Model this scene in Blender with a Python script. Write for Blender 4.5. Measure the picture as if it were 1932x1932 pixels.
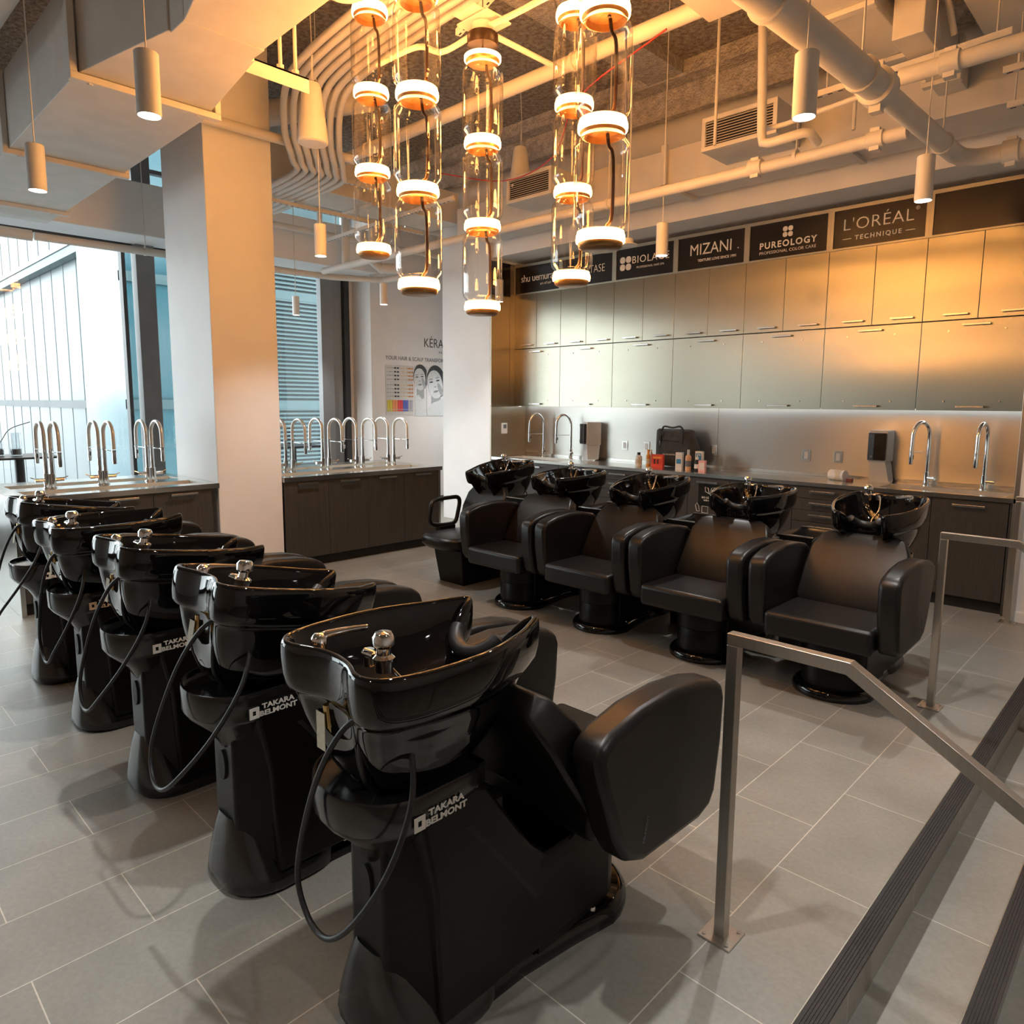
import bpy, bmesh, math, random
from mathutils import Vector, Matrix
R = math.radians
random.seed(7)
for o in list(bpy.data.objects): bpy.data.objects.remove(o)
S = bpy.context.scene
COL = S.collection

# ---------------------------------------------------------------- camera
cd = bpy.data.cameras.new('camera'); cam = bpy.data.objects.new('camera', cd); COL.objects.link(cam); S.camera = cam
cd.sensor_width = 36; cd.lens = 36*1329.8/1932; cd.shift_y = -35.8/1932; cd.clip_start = .05; cd.clip_end = 300
_y, _p, _r = -0.771544, 0.126173, -0.006543
_f = Vector((math.sin(_y)*math.cos(_p), math.cos(_y)*math.cos(_p), -math.sin(_p)))
_rt = Vector((math.cos(_y), -math.sin(_y), 0)); _d = _f.cross(_rt)
_r2 = _rt*math.cos(_r) + _d*math.sin(_r); _d2 = -_rt*math.sin(_r) + _d*math.cos(_r)
mm = Matrix((( _r2.x, -_d2.x, -_f.x, 0), (_r2.y, -_d2.y, -_f.y, 0), (_r2.z, -_d2.z, -_f.z, 1.70), (0,0,0,1)))
cam.matrix_world = mm

# ---------------------------------------------------------------- world, sun, exposure
w = bpy.data.worlds.new('overcast_sky'); S.world = w; w.use_nodes = True
wb = w.node_tree.nodes['Background']; wb.inputs[0].default_value = (.93, .97, 1.0, 1); wb.inputs[1].default_value = 6.2
S.view_settings.view_transform = 'Standard'; S.view_settings.look = 'None'; S.view_settings.gamma = 1
S.view_settings.exposure = 0.0; S.view_settings.use_curve_mapping = False
SPOT_W, RING_S, STRIP_S, GLOW_W = 108.0, 26.0, 7.0, 17.0
def area(name, loc, rot, sx, sy, power, col):
    l = bpy.data.lights.new(name, 'AREA'); l.shape = 'RECTANGLE'; l.size = sx; l.size_y = sy; l.energy = power; l.color = col
    o = bpy.data.objects.new(name, l); COL.objects.link(o); o.location = loc; o.rotation_euler = rot; return o
# daylight entering through the window wall (window openings are sampled directly)
pt = area('window_portal', (-9.9, .45, 1.95), (0, R(-90), 0), 3.4, 10.8, 1, (1,1,1)); pt.data.cycles.is_portal = True

# ---------------------------------------------------------------- materials
MATS = {}
def mat(name, color=(.8,.8,.8), rough=.5, metal=0., coat=0., emit=None, es=0., spec=None, build=None):
    m = bpy.data.materials.new(name); m.use_nodes = True; nt = m.node_tree; b = nt.nodes['Principled BSDF']
    b.inputs['Base Color'].default_value = (*color, 1); b.inputs['Roughness'].default_value = rough
    b.inputs['Metallic'].default_value = metal; b.inputs['Coat Weight'].default_value = coat; b.inputs['Coat Roughness'].default_value = .03
    if spec is not None: b.inputs['Specular IOR Level'].default_value = spec
    if emit: b.inputs['Emission Color'].default_value = (*emit, 1); b.inputs['Emission Strength'].default_value = es
    if build: build(nt, b)
    MATS[name] = m; return m
def N(nt, t, **kw):
    n = nt.nodes.new(t)
    for k, v in kw.items():
        if k in n.inputs: n.inputs[k].default_value = v
        else: setattr(n, k, v)
    return n
def noise_mix(c1, c2, scale=4, detail=4, stretch=(1,1,1), lo=.35, hi=.65, bump=0., bscale=None, bdist=.01, rough=None, coord='Object'):
    def f(nt, b):
        L = nt.links.new
        tc = N(nt, 'ShaderNodeTexCoord'); mp = N(nt, 'ShaderNodeMapping'); mp.inputs['Scale'].default_value = stretch
        L(tc.outputs[coord], mp.inputs[0])
        no = N(nt, 'ShaderNodeTexNoise'); no.inputs['Scale'].default_value = scale; no.inputs['Detail'].default_value = detail
        L(mp.outputs[0], no.inputs[0])
        mr = N(nt, 'ShaderNodeMapRange'); mr.inputs[1].default_value = lo; mr.inputs[2].default_value = hi; L(no.outputs[0], mr.inputs[0])
        mx = N(nt, 'ShaderNodeMix', data_type='RGBA'); L(mr.outputs[0], mx.inputs[0])
        mx.inputs[6].default_value = (*c1, 1); mx.inputs[7].default_value = (*c2, 1); L(mx.outputs[2], b.inputs['Base Color'])
        if rough:
            r2 = N(nt, 'ShaderNodeMapRange'); r2.inputs[3].default_value = rough[0]; r2.inputs[4].default_value = rough[1]
            L(no.outputs[0], r2.inputs[0]); L(r2.outputs[0], b.inputs['Roughness'])
        if bump:
            n2 = no
            if bscale:
                n2 = N(nt, 'ShaderNodeTexNoise'); n2.inputs['Scale'].default_value = bscale; n2.inputs['Detail'].default_value = 3; L(mp.outputs[0], n2.inputs[0])
            bp = N(nt, 'ShaderNodeBump'); bp.inputs['Strength'].default_value = bump; bp.inputs['Distance'].default_value = bdist
            L(n2.outputs[0], bp.inputs['Height']); L(bp.outputs[0], b.inputs['Normal'])
    return f
def brushed(c1, c2, along, r0, r1, bump=.04, aniso=.0, tang=(1,0,0)):
    st = [90, 90, 90]; st[along] = 1.2
    def f(nt, b):
        L = nt.links.new
        tc = N(nt, 'ShaderNodeTexCoord'); mp = N(nt, 'ShaderNodeMapping'); mp.inputs['Scale'].default_value = st; L(tc.outputs['Object'], mp.inputs[0])
        no = N(nt, 'ShaderNodeTexNoise'); no.inputs['Scale'].default_value = 2.0; no.inputs['Detail'].default_value = 3; L(mp.outputs[0], no.inputs[0])
        mx = N(nt, 'ShaderNodeMix', data_type='RGBA'); L(no.outputs[0], mx.inputs[0]); mx.inputs[6].default_value = (*c1,1); mx.inputs[7].default_value = (*c2,1)
        L(mx.outputs[2], b.inputs['Base Color'])
        s2 = [2.2, 2.2, 2.2]; s2[along] = .35
        m2 = N(nt, 'ShaderNodeMapping'); m2.inputs['Scale'].default_value = s2; L(tc.outputs['Object'], m2.inputs[0])
        n2 = N(nt, 'ShaderNodeTexNoise'); n2.inputs['Scale'].default_value = 2.0; n2.inputs['Detail'].default_value = 2; L(m2.outputs[0], n2.inputs[0])
        rr = N(nt, 'ShaderNodeMapRange'); rr.inputs[3].default_value = r0; rr.inputs[4].default_value = r1; L(n2.outputs[0], rr.inputs[0]); L(rr.outputs[0], b.inputs['Roughness'])
        bp = N(nt, 'ShaderNodeBump'); bp.inputs['Strength'].default_value = bump; bp.inputs['Distance'].default_value = .002
        L(no.outputs[0], bp.inputs['Height']); L(bp.outputs[0], b.inputs['Normal'])
        if aniso:
            b.inputs['Anisotropic'].default_value = aniso; cx = N(nt, 'ShaderNodeCombineXYZ')
            for q in range(3): cx.inputs[q].default_value = tang[q]
            L(cx.outputs[0], b.inputs['Tangent'])
    return f
mat('wall_paint', (.80,.80,.80), .6, build=noise_mix((.79,.79,.79), (.82,.82,.815), 3, bump=.02, bscale=120, bdist=.001))
mat('service_paint', (.68,.66,.62), .5, build=noise_mix((.66,.64,.60), (.72,.70,.66), 5, bump=.05, bscale=40, bdist=.003))
mat('fixture_paint', (.75,.74,.72), .45, build=noise_mix((.74,.73,.71), (.77,.76,.74), 8))
mat('fireproofing', (.3,.27,.23), .95, build=noise_mix((.20,.17,.14), (.42,.39,.34), 22, 8, bump=1., bscale=55, bdist=.02))
mat('fireproofed_beam', (.5,.47,.42), .95, build=noise_mix((.42,.39,.35), (.62,.58,.53), 18, 8, bump=1., bscale=45, bdist=.03))
mat('void_shade', (.015,.015,.017), .8, build=noise_mix((.012,.012,.014), (.02,.02,.022), 4))  # near-black colour painted on sheets as the darkness of openings
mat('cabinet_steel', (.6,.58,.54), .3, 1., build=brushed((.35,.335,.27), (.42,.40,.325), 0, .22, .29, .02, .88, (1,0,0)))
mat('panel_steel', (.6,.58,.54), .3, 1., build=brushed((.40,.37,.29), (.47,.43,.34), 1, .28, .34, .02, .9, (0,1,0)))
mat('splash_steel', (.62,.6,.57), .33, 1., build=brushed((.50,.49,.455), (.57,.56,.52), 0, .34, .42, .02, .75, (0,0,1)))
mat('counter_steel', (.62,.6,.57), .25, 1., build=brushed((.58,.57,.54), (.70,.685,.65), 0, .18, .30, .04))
mat('island_steel', (.62,.6,.57), .25, 1., build=brushed((.58,.57,.54), (.70,.685,.65), 1, .18, .30, .04))
mat('basin_steel', (.70,.68,.60), .5, .45, build=noise_mix((.62,.60,.54), (.70,.68,.62), 12, 3))
mat('rail_steel', (.58,.54,.48), .3, 1., build=brushed((.50,.47,.42), (.62,.585,.53), 2, .24, .36, .05))
mat('handle_steel', (.66,.64,.61), .28, 1., build=brushed((.6,.58,.55), (.7,.68,.65), 0, .2, .32, .04))
mat('chrome', (.82,.82,.82), .06, 1., build=noise_mix((.80,.80,.80), (.85,.85,.85), 30, rough=(.04,.08)))
mat('hose_sleeve', (.72,.70,.66), .28, .55, build=noise_mix((.66,.64,.60), (.78,.76,.72), 200, 2))
mat('brass', (.75,.5,.2), .2, 1., build=noise_mix((.72,.48,.2), (.8,.55,.25), 60))
mat('fixture_brass', (.42,.23,.08), .38, .6, build=noise_mix((.38,.20,.07), (.46,.26,.10), 30))
mat('rod_bronze', (.03,.012,.005), .4, .3, build=noise_mix((.022,.009,.004), (.035,.015,.006), 30))
mat('ceramic_black', (.004,.004,.004), .035, 0, .35, spec=.4, build=noise_mix((.003,.003,.003), (.006,.005,.005), 5, rough=(.025,.05)))
mat('leather_black', (.012,.011,.010), .36, spec=.38, build=noise_mix((.006,.0055,.005), (.011,.009,.008), 90, 3, bump=.10, bscale=420, bdist=.001, rough=(.32,.42)))
mat('plastic_black', (.010,.010,.010), .24, spec=.7, build=noise_mix((.008,.008,.008), (.014,.013,.012), 70, rough=(.13,.19), bump=.02, bscale=500, bdist=.0005))
mat('body_black', (.010,.009,.008), .33, spec=.22, build=noise_mix((.005,.0045,.004), (.009,.0075,.0065), 120, rough=(.29,.37)))
mat('rubber_black', (.012,.012,.012), .45, build=noise_mix((.01,.01,.01), (.018,.018,.018), 60))
mat('hose_grey', (.30,.30,.30), .4, .3, build=noise_mix((.25,.25,.25), (.35,.35,.35), 60))
mat('laminate', (.052,.047,.041), .42, build=noise_mix((.040,.036,.032), (.062,.056,.049), 3, 5, (60, 60, 1.2), bump=.03))
mat('toe_black', (.008,.008,.008), .6, build=noise_mix((.006,.006,.006), (.012,.012,.012), 10))
mat('sign_black', (.012,.008,.007), .22, build=noise_mix((.010,.007,.006), (.016,.011,.009), 3, rough=(.18,.26)))
mat('sign_letter', (.78,.72,.62), .5, build=noise_mix((.76,.70,.60), (.80,.74,.64), 20))
mat('letter_white', (.75,.72,.66), .45, build=noise_mix((.72,.69,.63), (.78,.75,.69), 30))
mat('letter_dark', (.05,.055,.06), .6, build=noise_mix((.045,.05,.055), (.06,.065,.07), 30))
mat('letter_grey', (.14,.15,.17), .6, build=noise_mix((.13,.14,.16), (.16,.17,.19), 30))
mat('window_frame', (.075,.075,.08), .45, build=noise_mix((.07,.07,.075), (.085,.085,.09), 8))
mat('grey_cladding', (.20,.20,.21), .5, build=noise_mix((.19,.19,.2), (.22,.22,.23), 4))
mat('black_frame', (.02,.02,.02), .4, build=noise_mix((.018,.018,.018), (.026,.026,.026), 6))
mat('tread_rubber', (.018,.016,.015), .5, build=noise_mix((.014,.012,.011), (.026,.023,.022), 80, bump=.2))
mat('base_dark', (.05,.05,.055), .6, build=noise_mix((.045,.045,.05), (.06,.06,.065), 5))
mat('facade_pale', (.66,.74,.78), .35, build=noise_mix((.055,.08,.088), (.10,.115,.12), .35, 3, (1,1,.25), .38, .6))
mat('facade_white', (.3,.3,.3), .5, build=noise_mix((.20,.21,.22), (.25,.26,.27), 1))
mat('facade_line', (.34,.42,.46), .5, build=noise_mix((.035,.045,.05), (.05,.06,.065), 2))
mat('teal_glass', (.20,.42,.47), .2, build=noise_mix((.02,.085,.11), (.06,.12,.14), .6, 3))
mat('teal_slat', (.2,.3,.32), .4, build=noise_mix((.04,.085,.095), (.06,.105,.115), 1))
mat('teal_dark', (.03,.12,.15), .4, build=noise_mix((.008,.035,.045), (.015,.05,.06), 1))
mat('table_black', (.02,.02,.022), .35, build=noise_mix((.018,.018,.02), (.026,.026,.028), 8))
mat('wire_red', (.45,.03,.02), .4, build=noise_mix((.42,.03,.02), (.5,.04,.03), 20))
mat('wire_blue', (.02,.03,.12), .4, build=noise_mix((.02,.03,.1), (.03,.04,.14), 20))
mat('tape_orange', (.8,.3,.04), .5, build=noise_mix((.75,.28,.04), (.85,.34,.05), 20))
mat('paper_tag', (.6,.55,.42), .7, build=noise_mix((.56,.51,.39), (.64,.59,.46), 60))
mat('bag_cloth', (.035,.034,.033), .75, build=noise_mix((.028,.027,.026), (.045,.043,.042), 14, 4, bump=.5, bscale=16, bdist=.02))
mat('white_plastic', (.72,.72,.70), .35, build=noise_mix((.70,.70,.68), (.75,.75,.73), 10))
mat('amber_bottle', (.65,.28,.04), .25, build=noise_mix((.6,.25,.03), (.7,.32,.06), 12))
mat('peach_bottle', (.72,.40,.22), .3, build=noise_mix((.68,.37,.2), (.76,.44,.25), 12))
mat('red_box', (.70,.07,.03), .45, build=noise_mix((.66,.06,.03), (.74,.08,.04), 8))
mat('pink_box', (.80,.42,.40), .45, build=noise_mix((.76,.40,.38), (.83,.46,.44), 8))
mat('blue_print', (.05,.28,.50), .45, build=noise_mix((.04,.25,.46), (.07,.32,.54), 8))
mat('dark_red', (.12,.02,.015), .4, build=noise_mix((.1,.018,.012), (.15,.03,.02), 8))
mat('dispenser_grey', (.50,.50,.48), .35, .3, build=noise_mix((.48,.48,.46), (.53,.53,.51), 8))
mat('dispenser_black', (.018,.016,.014), .25, build=noise_mix((.015,.013,.012), (.022,.02,.018), 8))
def c_(n, a, b=None):
    b = b or tuple(min(1, x*1.12) for x in a); mat(n, a, .5, build=noise_mix(a, b, 30))
c_('photo_light', (.62,.66,.68)); c_('photo_mid', (.34,.37,.39)); c_('photo_dark', (.05,.055,.06)); c_('photo_bg', (.70,.72,.76)); c_('chart_board', (.60,.61,.60))
c_('sw_black', (.05,.045,.055)); c_('sw_grey', (.38,.38,.38)); c_('sw_cream', (.75,.62,.45)); c_('sw_tan', (.66,.42,.22)); c_('sw_copper', (.58,.24,.09))
c_('sw_yellow', (.65,.55,.05)); c_('sw_orange', (.80,.30,.12)); c_('sw_red', (.72,.06,.07)); c_('sw_blue', (.10,.14,.50)); c_('sw_silver', (.42,.42,.48))
mat('lamp_lens', (1,1,1), .4, emit=(1,.97,.93), es=26)
mat('ring_glow', (1,.8,.5), .4, emit=(1.0,.50,.17), es=RING_S)
mat('ring_rim', (.9,.5,.2), .3, emit=(1.0,.50,.17), es=7)
mat('strip_glow', (1,1,1), .4, emit=(.95,.97,1.0), es=STRIP_S)
def glassy(name, tint, lo, hi, grough=.02):
    m = bpy.data.materials.new(name); m.use_nodes = True; nt = m.node_tree; nt.nodes.clear(); L = nt.links.new
    o = nt.nodes.new('ShaderNodeOutputMaterial'); mx = nt.nodes.new('ShaderNodeMixShader'); tr = nt.nodes.new('ShaderNodeBsdfTransparent')
    gl = nt.nodes.new('ShaderNodeBsdfGlossy'); gl.inputs['Roughness'].default_value = grough; tr.inputs[0].default_value = (*tint, 1)
    lw = nt.nodes.new('ShaderNodeLayerWeight'); lw.inputs[0].default_value = .35
    no = nt.nodes.new('ShaderNodeTexNoise'); no.inputs['Scale'].default_value = 3
    mr = nt.nodes.new('ShaderNodeMapRange'); mr.inputs[3].default_value = lo; mr.inputs[4].default_value = hi
    ad = nt.nodes.new('ShaderNodeMath'); ad.operation = 'MULTIPLY_ADD'; ad.inputs[1].default_value = .02
    L(lw.outputs[1], mr.inputs[0]); L(no.outputs[0], ad.inputs[0]); L(mr.outputs[0], ad.inputs[2]); L(ad.outputs[0], mx.inputs[0])
    L(tr.outputs[0], mx.inputs[1]); L(gl.outputs[0], mx.inputs[2]); L(mx.outputs[0], o.inputs[0]); MATS[name] = m
glassy('lamp_glass', (1,.975,.94), .015, .55)
glassy('window_glass', (.95,.985,.98), .02, .35)
glassy('jar_glass', (.95,.97,.98), .05, .5)
def floor_mat():
    m = bpy.data.materials.new('floor_tile'); m.use_nodes = True; nt = m.node_tree; b = nt.nodes['Principled BSDF']; L = nt.links.new
    g = N(nt, 'ShaderNodeNewGeometry'); sp = N(nt, 'ShaderNodeSeparateXYZ'); L(g.outputs['Position'], sp.inputs[0])
    def ma(op, a, v): n = N(nt, 'ShaderNodeMath', operation=op); L(a, n.inputs[0]); n.inputs[1].default_value = v; return n.outputs[0]
    u = ma('ADD', sp.outputs['Y'], -2.436+.345+69.0); v = ma('ADD', sp.outputs['X'], .98+.335*100)
    cb = N(nt, 'ShaderNodeCombineXYZ'); L(u, cb.inputs[0]); L(v, cb.inputs[1])
    br = N(nt, 'ShaderNodeTexBrick'); L(cb.outputs[0], br.inputs[0]); br.offset = .5; br.offset_frequency = 2
    br.inputs['Scale'].default_value = 1; br.inputs['Brick Width'].default_value = .69; br.inputs['Row Height'].default_value = .335
    br.inputs['Mortar Size'].default_value = .0022; br.inputs['Mortar Smooth'].default_value = .2; br.inputs['Bias'].default_value = 0
    br.inputs['Color1'].default_value = (.25,.238,.207,1); br.inputs['Color2'].default_value = (.275,.262,.232,1); br.inputs['Mortar'].default_value = (.56,.51,.44,1)
    n1 = N(nt, 'ShaderNodeTexNoise'); n1.inputs['Scale'].default_value = 2.2; n1.inputs['Detail'].default_value = 6
    n2 = N(nt, 'ShaderNodeTexNoise'); n2.inputs['Scale'].default_value = 55; n2.inputs['Detail'].default_value = 5
    for n in (n1, n2): L(g.outputs['Position'], n.inputs[0])
    m1 = N(nt, 'ShaderNodeMapRange'); m1.inputs[1].default_value=.3; m1.inputs[2].default_value=.7; m1.inputs[3].default_value = .84; m1.inputs[4].default_value = 1.14; L(n1.outputs[0], m1.inputs[0])
    m2 = N(nt, 'ShaderNodeMapRange'); m2.inputs[1].default_value=.3; m2.inputs[2].default_value=.7; m2.inputs[3].default_value = .92; m2.inputs[4].default_value = 1.08; L(n2.outputs[0], m2.inputs[0])
    mu = N(nt, 'ShaderNodeMath', operation='MULTIPLY'); L(m1.outputs[0], mu.inputs[0]); L(m2.outputs[0], mu.inputs[1])
    vm = N(nt, 'ShaderNodeVectorMath', operation='SCALE'); L(br.outputs[0], vm.inputs[0]); L(mu.outputs[0], vm.inputs['Scale']); L(vm.outputs[0], b.inputs['Base Color'])
    rr = N(nt, 'ShaderNodeMapRange'); rr.inputs[3].default_value = .30; rr.inputs[4].default_value = .48; L(n1.outputs[0], rr.inputs[0]); L(rr.outputs[0], b.inputs['Roughness'])
    bp = N(nt, 'ShaderNodeBump'); bp.inputs['Strength'].default_value = .12; bp.inputs['Distance'].default_value = .003; L(n2.outputs[0], bp.inputs['Height']); L(bp.outputs[0], b.inputs['Normal'])
    MATS['floor_tile'] = m
floor_mat()
def band_mat(name, c1, c2, width, thick, axis):          # painted-on pattern that belongs to the thing (grooves, joints)
    pass

# ---------------------------------------------------------------- mesh helpers
class MB:
    def __init__(s): s.v = []; s.f = []
    def add(s, vs, fs):
        b = len(s.v); s.v += [tuple(p) for p in vs]; s.f += [tuple(i+b for i in f) for f in fs]; return s
    def box(s, x0, x1, y0, y1, z0, z1):
        return s.add([(x0,y0,z0),(x1,y0,z0),(x1,y1,z0),(x0,y1,z0),(x0,y0,z1),(x1,y0,z1),(x1,y1,z1),(x0,y1,z1)],
                     [(0,3,2,1),(4,5,6,7),(0,1,5,4),(1,2,6,5),(2,3,7,6),(3,0,4,7)])
    def rings(s, rs, cap0=True, cap1=True, closed=False):
        n = len(rs[0]); vs = [p for r in rs for p in r]; fs = []; m = len(rs)
        for k in range(m if closed else m-1):
            a = k*n; b = ((k+1) % m)*n
            for i in range(n): j = (i+1) % n; fs.append((a+i, a+j, b+j, b+i))
        if not closed:
            if cap0: fs.append(tuple(range(n-1, -1, -1)))
            if cap1: fs.append(tuple((m-1)*n+i for i in range(n)))
        return s.add(vs, fs)
    def cyl(s, p0, p1, r0, r1=None, n=20):
        r1 = r0 if r1 is None else r1; return s.tube([p0, p1], [r0, r1], n)
    def tube(s, path, r, n=10, closed=False):
        P = [Vector(p) for p in path]; m = len(P); rr = r if isinstance(r, (list, tuple)) else [r]*m
        rs = []; up = None
        for i in range(m):
            if closed: t = (P[(i+1) % m]-P[i-1])
            else: t = (P[min(i+1, m-1)]-P[max(i-1, 0)])
            t.normalize()
            if up is None: up = Vector((0,0,1)) if abs(t.z) < .9 else Vector((1,0,0))
            a = t.cross(up)
            if a.length < 1e-5: a = t.cross(Vector((0,1,0)))
            a.normalize(); b = a.cross(t).normalized(); up = b
            rs.append([P[i]+(a*math.cos(2*math.pi*k/n)+b*math.sin(2*math.pi*k/n))*rr[i] for k in range(n)])
        return s.rings(rs, closed=closed)
    def bar(s, path, w, h=None, up=(0,0,1)):               # square section bar along a path, mitred
        h = h or w; P = [Vector(p) for p in path]; U = Vector(up); rs = []; m = len(P)
        for i in range(m):
            d0 = (P[i]-P[i-1]).normalized() if i else (P[1]-P[0]).normalized(); d1 = (P[i+1]-P[i]).normalized() if i < m-1 else d0
            sd = d1.cross(U)
            if sd.length < 1e-4: sd = d0.cross(U)
            if sd.length < 1e-4: sd = Vector((0,1,0))
            sd.normalize(); n0 = sd.cross(d0).normalized(); n1 = sd.cross(d1).normalized(); nb = (n0+n1).normalized(); k = 1/max(.35, nb.dot(n0))
            rs.append([P[i]+sd*w/2*a+nb*h/2*k*b for a, b in ((-1,-1),(1,-1),(1,1),(-1,1))])
        return s.rings(rs)
    def lathe(s, prof, c=(0,0,0), n=24, cap0=False, cap1=False):
        return s.rings([[(c[0]+r*math.cos(2*math.pi*k/n), c[1]+r*math.sin(2*math.pi*k/n), c[2]+z) for k in range(n)] for r, z in prof], cap0, cap1)
    def prism(s, poly, axis, a0, a1):                       # poly 2D in the other two axes (cyclic order)
        def P(p, a): return {0:(a,p[0],p[1]), 1:(p[0],a,p[1]), 2:(p[0],p[1],a)}[axis]
        return s.rings([[P(p,a0) for p in poly], [P(p,a1) for p in poly]])
    def obj(s, name, m, parent=None, smooth=None, bevel=0, seg=2, sub=0, solid=0):
        me = bpy.data.meshes.new(name); me.from_pydata(s.v, [], s.f); 
        bm = bmesh.new(); bm.from_mesh(me); bmesh.ops.recalc_face_normals(bm, faces=bm.faces); bm.to_mesh(me); bm.free()
        me.materials.append(MATS[m]); o = bpy.data.objects.new(name, me); COL.objects.link(o)
        if parent: o.parent = parent
        if smooth is not None:
            me.polygons.foreach_set('use_smooth', [True]*len(me.polygons))
            if smooth < 180: me.set_sharp_from_angle(angle=R(smooth))
        if solid: q = o.modifiers.new('s', 'SOLIDIFY'); q.thickness = solid; q.offset = -1
        if bevel:
            q = o.modifiers.new('b', 'BEVEL'); q.width = bevel; q.segments = seg; q.limit_method = 'ANGLE'; q.angle_limit = R(40)
        if sub: q = o.modifiers.new('u', 'SUBSURF'); q.levels = sub; q.render_levels = sub
        return o
def tag(o, label, cat, group=None, kind=None):
    o['label'] = label; o['category'] = cat
    if group: o['group'] = group
    if kind: o['kind'] = kind
    return o
def thing(name, label, cat, loc=(0,0,0), rz=0, group=None):
    o = bpy.data.objects.new(name, None); o.empty_display_size = .1; COL.objects.link(o); o.location = loc; o.rotation_euler = (0,0,rz)
    return tag(o, label, cat, group)
def struct(o): o['kind'] = 'structure'; return o
def dup(root, loc, rz=0, label=None, group=None):
    kids = list(root.children)
    r = root.copy(); COL.objects.link(r); r.location = loc; r.rotation_euler = (0,0,rz)
    if label: r['label'] = label
    if group: r['group'] = group
    for ch in kids:
        c = ch.copy(); COL.objects.link(c); c.parent = r
        for g in ch.children: d = g.copy(); COL.objects.link(d); d.parent = c
    return r
def smooth_path(pts, k=6):
    P = [Vector(p) for p in pts]; P = [P[0]*2-P[1]]+P+[P[-1]*2-P[-2]]; out = []
    for i in range(1, len(P)-2):
        for j in range(k):
            t = j/k; a, b, c, d = P[i-1:i+3]
            out.append(.5*((2*b)+(c-a)*t+(2*a-5*b+4*c-d)*t*t+(3*b-a-3*c+d)*t**3))
    out.append(P[-2]); return out
def rrect(w, h, r, n=5, cx=0, cy=0):
    o = []
    for sx, sy, a0 in ((1,1,0), (-1,1,90), (-1,-1,180), (1,-1,270)):
        for k in range(n+1): a = R(a0+90*k/n); o.append((cx+sx*(w/2-r)+r*math.cos(a), cy+sy*(h/2-r)+r*math.sin(a)))
    return o
def text(name, body, size, loc, rot, m, parent=None, sx=1., off=0., ext=.0008, space=1., align='CENTER', shear=0.):
    cu = bpy.data.curves.new(name, 'FONT'); cu.body = body; cu.size = size; cu.align_x = align; cu.align_y = 'CENTER'; cu.offset = off; cu.extrude = ext
    cu.space_character = space; cu.shear = shear; cu.resolution_u = 3
    t = bpy.data.objects.new(name+'_c', cu); COL.objects.link(t); dg = bpy.context.evaluated_depsgraph_get()
    me = bpy.data.meshes.new_from_object(t.evaluated_get(dg)); bpy.data.objects.remove(t)
    me.materials.clear(); me.materials.append(MATS[m]); o = bpy.data.objects.new(name, me); COL.objects.link(o)
    o.location = loc; o.rotation_euler = rot; o.scale = (sx,1,1)
    if parent: o.parent = parent
    return o
FY = (R(90),0,0)            # text facing -Y
FX = (R(90),0,R(90))        # text facing +X

# ================================================================ THE SETTING
XW, XS, YB, YR = -9.85, -7.03, 7.50, 6.70      # window wall, steel side wall, back wall, wall right of the cabinets
st = lambda n, mb, m, **k: struct(mb.obj(n, m, **k))
st('floor', MB().box(-10.1, -.604, -5, 9.2, -.45, 0), 'floor_tile')
# three treads going down towards the camera side
for k in range(1, 6):
    st('floor', MB().box(-.604+.3*(k-1), -.604+.3*k if k < 5 else 5, -5, YR, -.17*k-.45, -.17*k), 'floor_tile')
for k in range(3):
    x = -.655+.3*k; z = -.17*k
    m = MB().box(x, x+.068, -5, YR-.02, z-.004, z+.006)
    for q in range(6): m.box(x+.008+q*.009, x+.0125+q*.009, -5, YR-.02, z+.006, z+.0085)
    st('trim_%d' % (k+1), m, 'tread_rubber')
    st('trim_%d' % (k+4), MB().box(x-.004, x-.0005, -5, YR-.02, z-.004, z+.007), 'rail_steel')
st('ceiling', MB().box(-10.1, 5, -5, 9.2, 5.0, 5.2), 'fireproofing')
st('wall_back', MB().box(XS, -.97, YB, YB+.1, 0, 5), 'wall_paint')
st('wall_right', MB().box(-.97, 5.1, YR, YR+.9, -1.0, 5), 'wall_paint')
st('wall_far_right', MB().box(5, 5.1, -5, YR, -1.0, 5), 'wall_paint')
st('wall_front', MB().box(-10.1, 5.1, -5.1, -5, -1.0, 5), 'wall_paint')
st('baseboard_right', MB().box(-.955, -.66, YR-.012, YR, 0, .085), 'wall_paint', bevel=.003)
st('wall_column_far', MB().box(-8.03, XS, 6.785, 9.0, 0, 5), 'wall_paint', bevel=.006)
st('wall_column_near', MB().box(-7.50, -6.515, 2.77, 3.41, 0, 5), 'wall_paint', bevel=.008)
st('wall_left', MB().box(XW-.02, -9.35, 6.45, 9.1, 0, 5), 'wall_paint')
st('wall_back_left', MB().box(-9.35, XS, 9.001, 9.1, 0, 5), 'wall_paint')
st('baseboard_left', MB().box(-9.35, -9.335, 6.47, 9.0, 0, .11), 'base_dark')
st('wall_bulkhead', MB().box(XS-.4, -.3, 6.82, 7.5, 3.64, 5), 'wall_paint')
st('trim_9', MB().box(XS-.4, -.3, 6.80, 6.82, 4.23, 4.25), 'wall_paint')
# ceiling beams sprayed with rough fireproofing
st('ceiling', MB().box(-9.8, 1.5, 6.35, 6.80, 4.86, 5.02), 'fireproofed_beam')
st('ceiling', MB().box(-9.8, 1.5, 6.53, 6.62, 4.6, 4.9), 'fireproofed_beam')
st('ceiling', MB().box(-9.8, 2.5, .2, .62, 4.80, 5.02), 'fireproofed_beam')
st('ceiling', MB().box(-4.3, -3.9, .6, 6.4, 4.88, 5.02), 'fireproofed_beam')
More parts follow.
